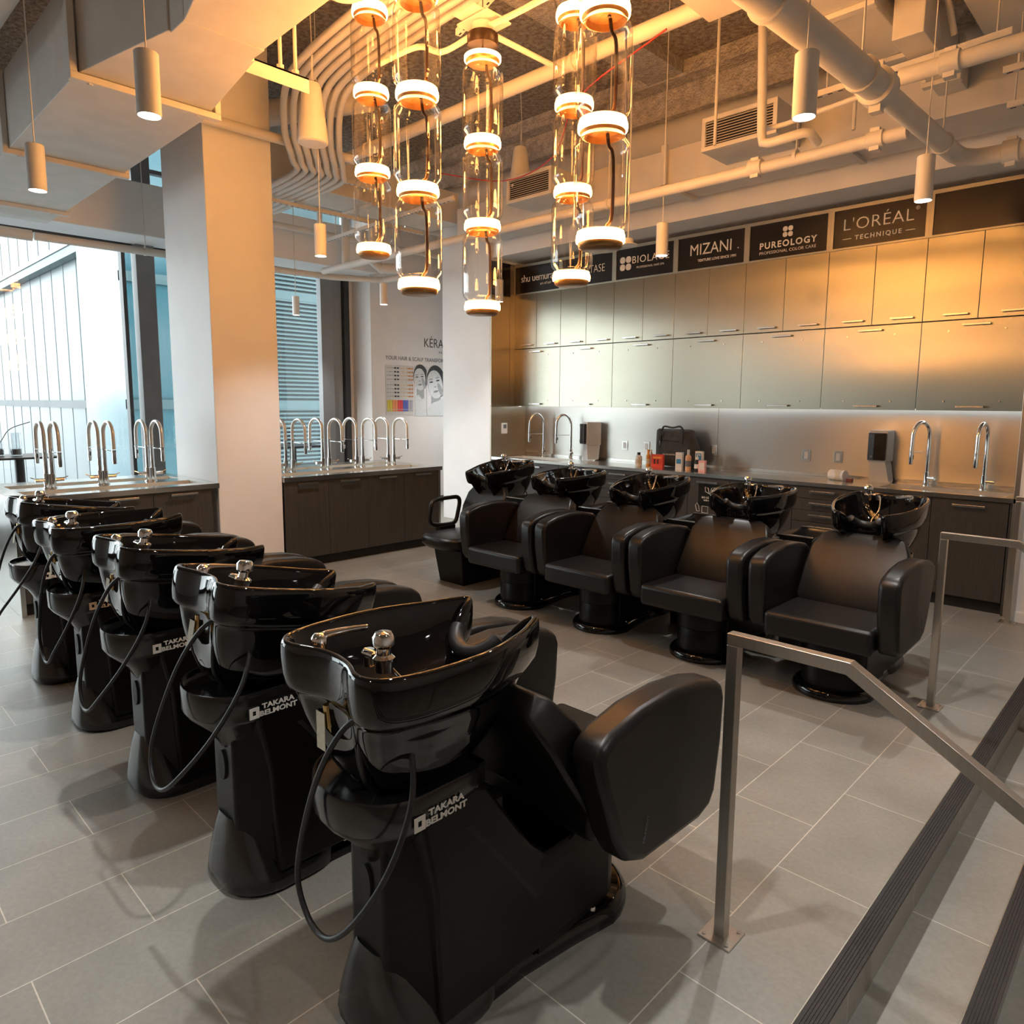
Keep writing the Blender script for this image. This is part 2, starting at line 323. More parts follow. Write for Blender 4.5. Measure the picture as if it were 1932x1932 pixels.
# window wall along the left side
def winpane(n, y0, y1, z0, z1):
    st('window_%d' % n, MB().box(XW-.006, XW+.006, y0, y1, z0, z1), 'window_glass')
winpane(1, -5, -2.1, .28, 3.62); winpane(2, -2.1, .75, .28, 3.62); winpane(3, .75, 3.10, .28, 3.62); winpane(4, 3.12, 5.84, .28, 3.62)
st('wall_left', MB().box(XW-.05, XW, -5, 2.6, 4.24, 5), 'void_shade')  # dark sheet painted as the unlit gap above the windows
winpane(5, 2.6, 6.4, 4.24, 4.98)
for y0, y1, d, m in ((-2.13,-2.07,.09,'window_frame'), (.72,.75,.05,'window_frame'), (3.07,3.115,.10,'window_frame'), (3.22,3.44,.16,'grey_cladding'), (5.83,6.04,.10,'facade_white'), (6.055,6.215,.06,'facade_white'), (6.225,6.32,.12,'black_frame')):
    st('trim_%d' % (10+round(y0*2)), MB().box(XW-.02, XW+d, y0, y1, .02, 3.62 if y0 < 3.2 or y0 > 3.3 else 5), m, bevel=.004)
st('trim_30', MB().box(XW-.04, XW+.10, -5, 6.45, 0, .27), 'base_dark', bevel=.005)
st('trim_31', MB().box(XW-.05, XW+.02, -5, 6.45, 3.62, 4.24), 'window_frame')
st('trim_32', MB().box(XW-.03, XW+.06, -5, 6.45, 4.55, 4.60), 'grey_cladding')
st('wall_left', MB().box(XW-.1, XW, 6.32, 6.47, 0, 5), 'wall_paint')
# light soffit box that runs along the top of the windows
st('wall_soffit', MB().box(-9.75, -9.15, -5, 6.44, 3.64, 4.24), 'wall_paint', bevel=.01)

# ================================================================ OUTSIDE
fac = thing('glass_tower', 'pale glass office wing with thin vertical mullions outside the left window', 'building', (-36, 5.5, 0))
m = MB().box(-24, 18.8, 0, .4, -8, 30); o = m.obj('curtain_wall', 'facade_pale', fac)
m = MB()
for k in range(37): x = 18.7-k*1.19; m.box(x-.02, x+.02, -.008, 0, -8, 30)
m.obj('mullion', 'facade_line', fac)
for z in (-6.0, -2.2, 1.61): MB().box(-24, 18.8, -.10, 0, z-.10, z+.10).obj('floor_band', 'facade_line', fac)
MB().box(-24, 18.8, -.28, 0, 5.50, 5.62).obj('ledge', 'facade_white', fac)
MB().box(-24, 18.8, -.25, -.02, 5.28, 5.49).obj('soffit_band', 'teal_slat', fac)
t2 = thing('louvred_tower', 'teal building with horizontal louvres outside the window behind the column', 'building', (-14.5, 8.5, 0))
MB().box(-2.5, 0, -1.4, 3.2, -8, 20).obj('louvre_backing', 'teal_dark', t2)
MB().box(-2.5, .05, -4.0, -1.15, -8, 20).obj('glass_wall', 'teal_glass', t2)
MB().box(0, .16, -1.35, -1.15, -8, 20).obj('corner_post', 'teal_slat', t2)
for z in (1.55, 3.9): MB().box(-.02, .1, -4.0, 3.2, z, z+.18).obj('floor_band', 'teal_slat', t2)
m = MB()
for k in range(75): z = -1+k*.09; m.box(0, .09, -1.1, 3.2, z, z+.042)
m.obj('louvre', 'teal_slat', t2)
for (x, y, sx, sy, h, lb) in ((-60, -14, 12, 9, 9, 'pale distant office block low on the horizon outside'), (-75, 2.0, 8, 7, 6, 'distant low rooftop block seen past the glass wing')):
    b = thing('distant_building', lb, 'building', (x, y, -8))
    MB().box(-sx/2, sx/2, -sy/2, sy/2, 0, h+1).obj('tower', 'facade_pale', b)
    m = MB()
    for k in range(6): m.box(sx/2, sx/2+.05, -sy/2+.3, sy/2-.3, 1+k*1.4, 1.7+k*1.4)
    m.obj('window_band', 'facade_line', b)
tag(MB().box(-90, -10.2, -40, 60, -8.3, -8).obj('street', 'grey_cladding'), 'grey street level far below outside the windows', 'street')

# ================================================================ BACK WALL CABINETS
DW = .4285; X0 = -7.036
yC = 7.25
XS += .002
c = thing('wall_panel', 'brushed steel side panel with a thermostat, left end of the back counter', 'panel', (XS, 6.79, 0))
MB().box(0, .012, 0, .355, 1.667, 3.60).obj('upper_sheet', 'panel_steel', c, bevel=.002)
MB().box(0, .012, .36, .46, 1.667, 3.60).obj('edge_sheet', 'panel_steel', c, bevel=.002)
MB().box(0, .012, 0, .705, 0, 1.660).obj('lower_sheet', 'panel_steel', c, bevel=.002)
MB().box(.012, .016, .0, .36, 3.16, 3.60).obj('dark_header', 'sign_black', c)
def bar_handle(parent, x, y, z, w, axis=0):
    m = MB()
    if axis == 0: m.box(x-w/2, x+w/2, y-.040, y-.028, z-.006, z+.012).box(x-w/2+.01, x-w/2+.018, y-.03, y, z-.004, z+.006).box(x+w/2-.018, x+w/2-.01, y-.03, y, z-.004, z+.006)
    else: m.box(y+.028, y+.040, x-w/2, x+w/2, z-.006, z+.012).box(y, y+.03, x-w/2+.01, x-w/2+.018, z-.004, z+.006).box(y, y+.03, x+w/2-.018, x+w/2-.01, z-.004, z+.006)
    return m.obj('handle', 'handle_steel', parent, bevel=.0015)
ordn = ['first', 'second', 'third', 'fourth', 'fifth', 'sixth', 'seventh', 'eighth', 'ninth', 'tenth', 'eleventh', 'twelfth', 'thirteenth', 'fourteenth']
signs = ['shu', 'kerastase', 'biolage', 'mizani', 'pureology', 'loreal', 'blank']
under = ['the leftmost black sign', 'the second black sign from the left', 'the sign with a square logo at its left', 'the black sign with one bold capital word', 'the sign with its logo above two lines', 'the widest lettered black sign', 'the blank black sign']
# upper single doors
for i in range(14):
    x0 = X0+i*DW
    u = thing('wall_cabinet', 'narrow steel cabinet, %s one under %s' % ('left' if i % 2 == 0 else 'right', under[i//2]), 'cabinet', (x0, yC, 2.455), group='top row steel cabinets')
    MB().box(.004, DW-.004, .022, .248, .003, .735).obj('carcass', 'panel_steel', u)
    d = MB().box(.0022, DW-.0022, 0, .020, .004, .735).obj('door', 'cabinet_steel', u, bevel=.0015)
    bar_handle(d, DW*.62 if i % 2 == 0 else DW*.62, 0, .045, .19)
for i in range(7):
    x0 = X0+2*i*DW; W2 = 2*DW
    u = thing('wall_cabinet', 'wide steel wall cabinet below %s' % under[i], 'cabinet', (x0, yC, 1.66), group='lower row steel cabinets')
    MB().box(.004, W2-.004, .022, .248, .018, .788).obj('carcass', 'panel_steel', u)
    d = MB().box(.0022, W2-.0022, 0, .020, .004, .790).obj('door', 'cabinet_steel', u, bevel=.0015)
    bar_handle(d, W2*.5, 0, .745, .21); bar_handle(d, W2*.5, 0, .035, .21)
    for z in (.70, .085):
        for s_ in (-1, 1):
            MB().tube([(W2*.5+s_*.21, .002, z), (W2*.5+s_*.21, -.008, z)], .008, 12).obj('screw', 'handle_steel', d, smooth=40)
tag(MB().box(X0+.01, -.99, yC+.12, yC+.15, 1.668, 1.676).obj('light_strip', 'strip_glow'), 'thin white light strip under the steel wall cabinets', 'light')
# signs
for i in range(7):
    x0 = X0+2*i*DW; W2 = 2*DW
    lb = ['narrow black sign panel with thin lowercase lettering, leftmost above the cabinets', 'black sign panel half hidden behind the glass pendants', 'black sign panel with a rounded four petal square and one bold word', 'black sign panel with bold white serif word and tiny line below',
          'black sign panel with a petal logo above two centred text lines', 'black sign panel with large thin white capitals and a ruled second line', 'blank black sign panel at the far right above the cabinets'][i]
    sg = thing('sign_panel', lb, 'sign', (x0, yC, 3.195), group='black sign panels above the cabinets')
    MB().box(.03, W2-.03, 0, .02, .01, .36).obj('board', 'sign_black', sg)
    MB().box(0, W2, -.012, .02, -.008, .01).box(0, W2, -.012, .02, .36, .395).box(0, .03, -.012, .02, .01, .36).box(W2-.03, W2, -.012, .02, .01, .36).obj('frame', 'panel_steel', sg, bevel=.001)
    cx = W2/2; T = lambda b, s, x, z, **k: text('lettering', b, s, (x, -.002, z), FY, 'sign_letter', sg, **k)
    if i == 0: T('shu uemura', .135, cx, .20, sx=1.0, space=.92); T('art of hair', .05, cx+.16, .11)
    if i == 1: T('KÉRASTASE', .135, cx, .185, sx=.82, off=-.002); T('PARIS', .032, cx, .09, space=1.5)
    if i == 2: T('BIOLAGE', .118, cx+.08, .215, space=1.12); T('PROFESSIONAL HAIR SPA', .034, cx+.08, .125)
    if i == 3: T('MIZANI', .17, cx, .21, sx=.90, off=.0, space=1.0); T('.', .12, cx+.325, .20); T('TEXTURE LOVE SINCE 1991', .038, cx+.08, .095, off=.0008)
    if i == 4: T('PUREOLOGY', .088, cx, .14, off=.0022, space=1.22); T('PROFESSIONAL COLOR CARE', .042, cx, .07, space=1.06)
    if i == 5:
        T("L'ORÉAL", .155, cx-.01, .215, space=1.06, off=-.0015, sx=1.02); T('TECHNIQUE', .058, cx, .09, off=.001, space=1.35); T('®', .045, cx+.325, .27)
        MB().box(cx-.315, cx-.235, -.003, 0, .086, .092).box(cx+.235, cx+.315, -.003, 0, .086, .092).obj('ruled_line', 'sign_letter', sg)
    if i in (2, 4):
        lx, lz, q = (.16, .19, .042) if i == 2 else (cx, .255, .027)
        m = MB()
        for a, b in ((-1,-1),(1,-1),(1,1),(-1,1)):
            pl = rrect(q*1.8, q*1.8, q*.75, 5, lx+a*q*1.02, lz+b*q*1.02); m.prism(pl, 1, -.003, 0)
        m.obj('logo', 'sign_letter', sg)
# counter
ZT = .97
ct = thing('countertop', 'long brushed steel countertop along the back wall', 'countertop', (0, 0, 0))
m = MB()
def slab(m, x0, x1, y0, y1, holes, z0, z1):
    xs = sorted({x0, x1} | {h[0] for h in holes} | {h[1] for h in holes}); ys = sorted({y0, y1} | {h[2] for h in holes} | {h[3] for h in holes})
    for a, b in zip(xs, xs[1:]):
        for c_0, d in zip(ys, ys[1:]):
            if not any(h[0] <= (a+b)/2 <= h[1] and h[2] <= (c_0+d)/2 <= h[3] for h in holes): m.box(a, b, c_0, d, z0, z1)
hb = [(-2.06, -1.09, 6.90, 7.26), (-6.85, -5.85, 6.90, 7.26)]
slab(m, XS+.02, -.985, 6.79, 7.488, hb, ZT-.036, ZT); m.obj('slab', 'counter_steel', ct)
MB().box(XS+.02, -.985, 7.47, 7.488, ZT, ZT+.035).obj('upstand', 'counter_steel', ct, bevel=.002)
for a, b, c0, d0 in hb:
    MB().box(a-.01, a+.002, c0-.01, d0+.01, ZT-.22, ZT-.002).box(b-.002, b+.01, c0-.01, d0+.01, ZT-.22, ZT-.002).box(a+.0021, b-.0021, c0-.01, c0+.002, ZT-.22, ZT-.002).box(a+.0021, b-.0021, d0-.002, d0+.01, ZT-.22, ZT-.002).box(a-.01, b+.01, c0-.01, d0+.01, ZT-.23, ZT-.22).obj('sink_basin', 'basin_steel', ct)
bs = thing('backsplash', 'brushed steel backsplash behind the back counter', 'backsplash', (0, 0, 0))
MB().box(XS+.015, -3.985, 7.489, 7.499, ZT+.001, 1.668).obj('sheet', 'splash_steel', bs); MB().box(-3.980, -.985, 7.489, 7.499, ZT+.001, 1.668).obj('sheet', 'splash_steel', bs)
# base cabinets
def base_cab(x0, x1, kind, label):
    u = thing('base_cabinet', label, 'cabinet', (x0, 6.815, 0), group='dark base cabinets under the back counter'); W = x1-x0
    MB().box(.002, W-.002, .02, .15, .10, .930).obj('carcass', 'laminate', u)
    MB().box(0, W, .045, .14, 0, .10).obj('toe_kick', 'toe_black', u)
    if kind == 'door':
        d = MB().box(.0025, W-.0025, 0, .019, .103, .925).obj('door', 'laminate', u, bevel=.001); bar_handle(d, W/2, 0, .878, .235)
    else:
        for z0, z1 in ((.815,.925), (.70,.81), (.59,.695), (.103,.585)):
            d = MB().box(.0025, W-.0025, 0, .019, z0, z1).obj('drawer', 'laminate', u, bevel=.001); bar_handle(d, W/2, 0, z1-.045, .235)
    return u
base_cab(XS+.02, -6.62, 'door', 'dark base cabinet at the far left of the back counter, by the steel side panel')
base_cab(-6.62, -5.81, 'door', 'dark base cabinet seen between the two leftmost basins of the far row')
base_cab(-5.81, -5.23, 'door', 'dark base cabinet left of the first drawer stack')
base_cab(-5.23, -4.52, 'drawer', 'dark cabinet with stacked drawers behind the gap left of the third far basin')
base_cab(-4.52, -3.95, 'door', 'dark base cabinet below the black tote bag')
g = base_cab(-3.95, -3.465, 'door', 'dark base cabinet with white recycling decals on its door')
base_cab(-3.465, -2.80, 'door', 'dark base cabinet behind the fourth far basin')
base_cab(-2.80, -2.22, 'drawer', 'dark drawer cabinet with stacked bronze handles left of the rightmost far basin')
base_cab(-2.22, -1.60, 'door', 'dark base cabinet behind the rightmost far basin')
base_cab(-1.60, -1.045, 'door', 'dark base cabinet at the right end beside the handrail post')
MB().box(.13, .40, -.004, 0, .62, .86).obj('decal', 'dispenser_black', g)
l = MB()
for s_ in (-1, 1): l.tube([(.265+s_*.005, -.006, .76), (.265+s_*.05, -.006, .78), (.265+s_*.055, -.006, .83), (.265+s_*.02, -.006, .82), (.265+s_*.005, -.006, .76)], .003, 6)
l.box(.262, .268, -.007, -.004, .735, .765); l.obj('leaf_icon', 'letter_white', g)
text('decal_lettering', 'BIO COMPOST\nwith respect', .028, (.265, -.005, .70), FY, 'letter_white', g, off=.0006)
l = MB().tube([(.12,-.005,.56),(.10,-.005,.62),(.12,-.005,.65),(.14,-.005,.62),(.15,-.005,.56),(.12,-.005,.56)], .003, 6).tube([(.18,-.005,.55),(.18,-.005,.62),(.25,-.005,.62),(.25,-.005,.55),(.18,-.005,.55)], .003, 6)
l.tube([(.32,-.005,.60),(.34,-.005,.56),(.42,-.005,.56),(.44,-.005,.60),(.32,-.005,.60)], .003, 6).tube([(.40,-.005,.64),(.46,-.005,.57)], .004, 6).obj('bin_icon', 'letter_white', g)
e = thing('end_panel', 'tall steel edge panel at the right end of the back counter', 'panel', (-1.04, 6.79, 0))
MB().box(.0, .018, .02, .15, 0, .93).obj('filler', 'laminate', e); MB().box(.02, .066, 0, .71, 0, 3.60).obj('upright', 'rail_steel', e, bevel=.002)

# ================================================================ SINK ISLANDS
def island(y0, y1, doors, hy0, hy1, name, lab):
    u = thing('sink_island', lab, 'sink counter', (-6.48, y0, 0)); L = y1-y0; D = 1.27; T = .95
    holes = [(-.455, -.15, hy0-y0, hy1-y0), (-.985, -.70, hy0-y0, hy1-y0)]
    m = MB(); slab(m, -D, 0, 0, L, holes, T-.045, T); m.obj('counter_slab', 'island_steel', u)
    for a, b, c0, d0 in holes:
        MB().box(a-.01, a+.002, c0-.01, d0+.01, T-.199, T-.002).box(b-.002, b+.01, c0-.01, d0+.01, T-.199, T-.002).box(a+.0021, b-.0021, c0-.01, c0+.002, T-.199, T-.002).box(a+.0021, b-.0021, d0-.002, d0+.01, T-.199, T-.002).box(a-.01, b+.01, c0-.01, d0+.01, T-.21, T-.2).obj('trough_basin', 'basin_steel', u)
    MB().box(-D+.02, -.04, .04, L-.05, .10, T-.215).obj('cabinet_body', 'laminate', u)
    MB().box(-D+.06, -.075, .05, L-.06, 0, .10).obj('toe_kick', 'toe_black', u)
    MB().box(-D+.01, -.02, .01 if name == 'a' else L-.045, .045 if name == 'a' else L-.012, 0, T-.045).obj('end_leg', 'island_steel', u, bevel=.002)
    ds = [d-y0 for d in doors]
    for a, b in zip(ds, ds[1:]):
        d = MB().box(-.039, -.020, a+.002, b-.002, .105, T-.048).obj('door', 'laminate', u, bevel=.001); bar_handle(d, (a+b)/2+.0, -.020, .872, .235, 1)
    return u
island(1.16, 2.765, [1.205, 1.70, 2.19, 2.70], 1.285, 2.67, 'a', 'near steel topped sink island with charcoal doors, left of the near column')
island(3.415, 5.46, [3.42, 3.925, 4.41, 4.905, 5.41], 3.50, 5.33, 'b', 'far steel topped sink island with charcoal doors, between the two white columns')

# gooseneck taps
def faucet(name, label, loc, rz, group, sleeve=True, h=.565, reach=.27):
    u = thing(name, label, 'faucet', loc, rz, group)          # spout arcs towards local +X, lever towards local +Y
    MB().lathe([(0,0),(.032,0),(.032,.006),(.024,.010),(.023,.125),(.019,.13),(.017,.13),(.017,.34),(.0,.34)], n=20).obj('body', 'chrome', u, smooth=35)
    arc = [(0,0,.33), (0,0,.42)]+[(reach/2-reach/2*math.cos(R(a)), 0, .45+(h-.45)*math.sin(R(a))) for a in range(15, 180, 15)]+[(reach,0,.44), (reach+.004,0,.33)]
    MB().tube(smooth_path(arc, 3), .0165, 12).obj('spout_hose', 'hose_sleeve' if sleeve else 'chrome', u, smooth=60)
    MB().lathe([(0,.0),(.012,0),(.016,.005),(.0175,.05),(.016,.115),(.0,.115)], (reach+.004,0,.20), n=16).obj('spray_head', 'chrome', u, smooth=35)
    MB().box(reach-.022, reach-.008, -.005, .005, .25, .285).obj('spray_button', 'rubber_black', u)
    MB().tube([(0,0,.315), (reach-.01,0,.315)], .004, 8).tube([(reach+.004,0,.305),(reach+.004,0,.325)], .019, 14).obj('docking_arm', 'chrome', u, smooth=35)
    MB().tube([(0,.015,.075), (0,.085,.075)], .017, 16).tube([(0,.07,.08),(.012,.115,.10)], .004, 8).obj('lever', 'chrome', u, smooth=35)
    return u
i1 = [(-7.045,1.545,'nearest the window end'), (-7.07,1.965,'in the middle'), (-7.10,2.38,'next to the near column')]
i2 = [(-7.08,3.80,'next to the near column'), (-7.08,4.25,'second from the near column'), (-7.08,4.70,'third from the near column'), (-7.08,5.15,'at the far right end')]
first = None
for isl, lst in (('near', i1), ('far', i2)):
    for x, y, w_ in lst:
        for s_ in (-1, 1):
            lb = 'gooseneck spray tap bending %s, %s island, pair %s' % ('towards the windows' if s_ < 0 else 'towards the chairs', isl, w_)
            loc = (x, y+s_*(.022 if isl == 'near' else .042), .95); rz = R(180) if s_ < 0 else 0
            if first is None: first = faucet('faucet', lb, loc, rz, 'gooseneck taps on the sink islands')
            else: dup(first, loc, rz, lb)
for x, y, rz, lb in ((-6.55, 7.36, R(-128), 'gooseneck spray tap at the far left of the back counter'), (-6.06, 7.36, R(-128), 'gooseneck spray tap left of the left towel dispenser'),
                     (-1.78, 7.34, R(-118), 'chrome gooseneck tap just right of the right dispenser'), (-1.33, 7.34, R(-100), 'chrome gooseneck tap at the far right end of the back counter')):
    faucet('faucet', lb, (x, y, ZT), rz, 'gooseneck taps on the back counter', False, .585, .20)

# ================================================================ CEILING SERVICES
def sp(o, label, cat='pipe', group=None): return tag(o, label, cat, group)
# big stepped supply duct, upper left
d = thing('air_duct', 'big painted rectangular duct with bolted flanges across the upper left', 'duct', (0, 0, 0))
z0, z1 = 3.60, 4.14
MB().rings([[(-4.88,1.37,z0),(-4.88,2.14,z0),(-4.88,2.14,z1),(-4.88,1.37,z1)], [(-4.03,1.56,z0+.01),(-4.03,2.03,z0+.01),(-4.03,2.03,z1),(-4.03,1.56,z1)]]).obj('tapered_section', 'service_paint', d, bevel=.004)
MB().box(-4.025, -3.85, 1.57, 2.00, z0, z1-.04).obj('collar_section', 'service_paint', d, bevel=.004)
MB().rings([[(-3.845,1.57,z0),(-3.845,1.99,z0),(-3.845,1.99,z1),(-3.845,1.57,z1)], [(-3.0,1.42,z0+.02),(-3.0,2.0,z0+.02),(-3.0,2.0,z1),(-3.0,1.42,z1)]]).obj('near_section', 'service_paint', d, bevel=.004)
MB().box(-6.66, -4.90, 1.36, 2.16, z0-.005, z1).obj('middle_section', 'service_paint', d, bevel=.004)
MB().box(-8.44, -6.70, 1.36, 2.16, z0-.005, z1).obj('far_section', 'service_paint', d, bevel=.004)
MB().box(-9.13, -8.46, 1.36, 2.16, z0-.005, z1).obj('end_section', 'service_paint', d, bevel=.004)
for x in (-4.89, -6.68, -8.45):
    MB().box(x-.03, x+.03, 1.32, 2.20, z0-.045, z0-.006).box(x-.03, x+.03, 1.32, 1.358, z0-.0055, z1).box(x-.03, x+.03, 2.162, 2.20, z0-.0055, z1).obj('flange', 'service_paint', d, bevel=.003)
    MB().tube([(x,2.05,z0-.05),(x,2.05,z0-.03)], .016, 6).tube([(x,1.43,z0-.05),(x,1.43,z0-.03)], .016, 6).obj('flange_bolt', 'service_paint', d)
tr = thing('trapeze_hanger', 'painted angle iron trapeze hanger with two threaded rods beside the big duct', 'hanger', (-4.18, 0, 0))
MB().box(-.03, .0, 1.75, 2.46, 3.69, 3.70).box(-.004, 0, 1.75, 2.46, 3.61, 3.70).obj('angle_bar', 'service_paint', tr)
for y in (2.28, 2.38):
    MB().tube([(-.02, y, 3.66), (-.02, y, 5)], .012, 8).obj('threaded_rod', 'service_paint', tr, smooth=60); MB().tube([(-.02,y,3.705),(-.02,y,3.725)], .024, 6).tube([(-.02,y,3.665),(-.02,y,3.688)], .022, 6).obj('nut', 'service_paint', tr)
b = thing('ductwork_cap', 'flared painted duct transition hanging above the big duct at the top edge', 'duct', (-3.25, 2.12, 0))
MB().lathe([(.0,3.72),(.10,3.72),(.13,3.74),(.24,4.0),(.30,4.5)], n=28, cap1=True).obj('funnel', 'service_paint', b, smooth=40)
sp(MB().tube([(-8.2,.95,4.05),(-4.9,1.02,4.05)], .15, 24).obj('round_duct', 'service_paint', smooth=60), 'fat round duct above the big rectangular duct, top left corner', 'duct')
sp(MB().box(-9.1, -7.3, .35, .95, 3.75, 4.4).obj('side_duct', 'service_paint', bevel=.01), 'square duct branch at the left edge behind the far pendant', 'duct')
# pipes
def hung_pipe(name, pts, r, label, hangers=(), grp=None, k=0, coup=()):
    u = thing(name, label, 'pipe', (0,0,0), 0, grp)
    MB().tube(smooth_path(pts, k) if k else pts, r, 18).obj('run', 'service_paint', u, smooth=60)
    for h in hangers:
        MB().tube([(h[0],h[1],h[2]+r), (h[0],h[1],5)], .006, 6).obj('hanger_rod', 'service_paint', u, smooth=60)
        V = Vector(h[3])
        MB().tube([Vector(h[:3])-V*.012, Vector(h[:3])+V*.012], r*1.18, 18).obj('hanger_ring', 'service_paint', u, smooth=60)
    for q in coup:
        V = Vector(q[3]); P = Vector(q[:3])
        m = MB().tube([P-V*.055, P-V*.05, P+V*.05, P+V*.055], [r*1.05, r*1.3, r*1.3, r*1.05], 18)
        n_ = V.cross(Vector((0,0,1))).normalized()
        m.box(P.x-.03, P.x+.03, P.y-.03, P.y+.03, P.z-r*1.7, P.z-r).box(P.x-.03, P.x+.03, P.y-.03, P.y+.03, P.z+r, P.z+r*1.6)
        m.obj('coupling', 'service_paint', u, smooth=45)
    return u
X1 = (1,0,0); Y1 = (0,1,0)
hung_pipe('water_pipe', [(-6.40,2.35,4.12),(-6.40,4.25,4.14)], .045, 'painted pipe running across the front of the near column', [(-6.40,3.75,4.14,Y1)])
hung_pipe('water_pipe', [(-8.3,4.28,4.2),(-.9,4.28,4.2)], .055, 'long painted pipe running behind the glass pendants at mid height', [(-3.55,4.28,4.2,X1),(-6.2,4.28,4.2,X1)])
hung_pipe('sprinkler_pipe', [(-8.6,5.2,3.44),(-2.42,5.2,3.44),(-1.53,5.2,3.45)], .043, 'long sprinkler pipe with grooved couplings below the air grilles', [(-2.25,5.2,3.46,X1),(-5.4,5.2,3.44,X1),(-3.9,5.2,3.44,X1)], coup=[(-2.55,5.2,3.45,X1),(-1.72,5.2,3.45,X1)])
hung_pipe('drain_pipe', [(-1.45,1.6,3.30),(-1.45,4.34,3.44)], .078, 'thick white drain pipe crossing diagonally above the right pendants', [(-1.45,3.0,3.37,Y1),(-1.45,4.1,3.43,Y1)], coup=[(-1.45,4.36,3.44,Y1)])
hung_pipe('drain_pipe', [(-1.45,4.38,3.44),(-1.45,6.02,3.50),(-1.43,6.16,3.505),(-1.36,6.24,3.505),(-1.22,6.26,3.505),(-.35,6.26,3.51)], .062, 'thinner white drain pipe with an elbow ending above the blank sign', [(-1.45,5.7,3.49,Y1)], coup=[(-1.15,6.26,3.505,X1)])
hung_pipe('water_pipe', [(-1.52,4.95,3.70),(-.25,4.95,3.70)], .05, 'painted pipe with a coupling running off the right edge above the drain pipe', [(-.85,4.95,3.70,X1)], coup=[(-1.25,4.95,3.70,X1)])
hung_pipe('riser_pipe', [(-2.46,5.0,4.6),(-2.42,5.0,3.60),(-2.41,5.0,3.545),(-2.36,5.0,3.53),(-2.12,5.0,3.54),(-2.08,5.02,3.53),(-2.08,5.14,3.50)], .032, 'vertical painted riser pipe that elbows into the sprinkler pipe')
hung_pipe('riser_pipe', [(-2.50,5.08,4.6),(-2.47,5.08,3.74),(-2.42,5.08,3.66),(-2.28,5.08,3.66),(-1.2,5.08,3.76)], .017, 'thin conduit beside the riser bending to the right', k=0)
for k, (x, y) in enumerate(((-2.98, 5.35), (-1.92, 5.35))):
    sp(MB().tube([(x,y,3.75 if k == 0 else 3.6),(x,y,5)], .013, 8).obj('threaded_rod', 'service_paint', smooth=60), 'thin vertical hanger rod %s the riser pipe' % ('left of' if k == 0 else 'right of'), 'rod')
# cross flow ducts on the right
def rect_duct(label, x0, x1, y0, y1, z0, z1, fl=(), ax=1):
    u = thing('air_duct', label, 'duct', (0,0,0)); MB().box(x0,x1,y0,y1,z0,z1).obj('casing', 'service_paint', u, bevel=.006)
    for f in fl:
        if ax == 1: MB().box(x0-.03,x1+.03,f-.03,f+.03,z0-.035,z0-.002).box(x0-.03,x0-.002,f-.03,f+.03,z0-.0015,z1).box(x1+.002,x1+.03,f-.03,f+.03,z0-.0015,z1).obj('flange', 'service_paint', u, bevel=.003)
        else: MB().box(f-.03,f+.03,y0-.03,y1+.03,z0-.035,z0-.002).box(f-.03,f+.03,y0-.03,y0-.002,z0-.035,z1).box(f-.03,f+.03,y1+.002,y1+.03,z0-.035,z1).obj('flange', 'service_paint', u, bevel=.003)
    return u
rect_duct('flat painted duct at the top edge right of the glass pendants', -2.47, -1.98, 1.6, 4.30, 4.10, 4.40)
rect_duct('painted rectangular duct with flanges running above the drain pipe', -2.06, -1.66, 4.20, 6.03, 4.12, 4.50, (4.78, 5.62))
rect_duct('wide flat painted duct in the top right corner', -1.26, .9, 2.4, 5.98, 4.12, 4.45)
rect_duct('narrow duct with a rounded end above the right sprinkler coupling', -1.60, -1.42, 5.0, 6.1, 3.95, 4.2, (5.8,))
dd = thing('air_duct', 'long painted duct along the bulkhead carrying two air grilles', 'duct', (0,0,0))
MB().box(-6.95, -3.93, 6.12, 6.69, 3.80, 4.12).obj('left_casing', 'service_paint', dd, bevel=.006); MB().box(-3.91, -.4, 6.12, 6.69, 3.80, 4.12).obj('right_casing', 'service_paint', dd, bevel=.006)
MB().box(-3.95, -3.89, 6.08, 6.115, 3.77, 4.16).box(-3.95, -3.89, 6.08, 6.69, 3.765, 3.798).obj('joint_flange', 'service_paint', dd, bevel=.003)
MB().box(-2.32, -2.27, 6.08, 6.69, 3.77, 3.798).obj('joint_flange', 'service_paint', dd, bevel=.003)
for x0, x1, lb in ((-3.28, -2.62, 'slatted air grille box left of the riser pipe'), (-5.62, -4.98, 'slatted air grille box seen between the glass pendants')):
    u = thing('air_grille', lb, 'vent', (x0, 5.66, 3.84), group='air grilles on the bulkhead duct'); W = x1-x0
    MB().box(0, W, .03, .455, 0, .27).obj('plenum_box', 'service_paint', u, bevel=.004)
    MB().box(.03, W-.03, .02, .03, .03, .24).obj('dark_back', 'void_shade', u)
    MB().box(0, W, 0, .03, 0, .035).box(0, W, 0, .03, .235, .27).box(0, .035, 0, .03, .035, .235).box(W-.035, W, 0, .03, .035, .235).obj('frame', 'service_paint', u, bevel=.002)
    m = MB()
    for k in range(9): z = .045+k*.0215; m.prism([(.004,z),(.02,z+.006),(.02,z+.011),(.004,z+.005)], 0, .035, W-.035)
    m.obj('slat', 'service_paint', u)
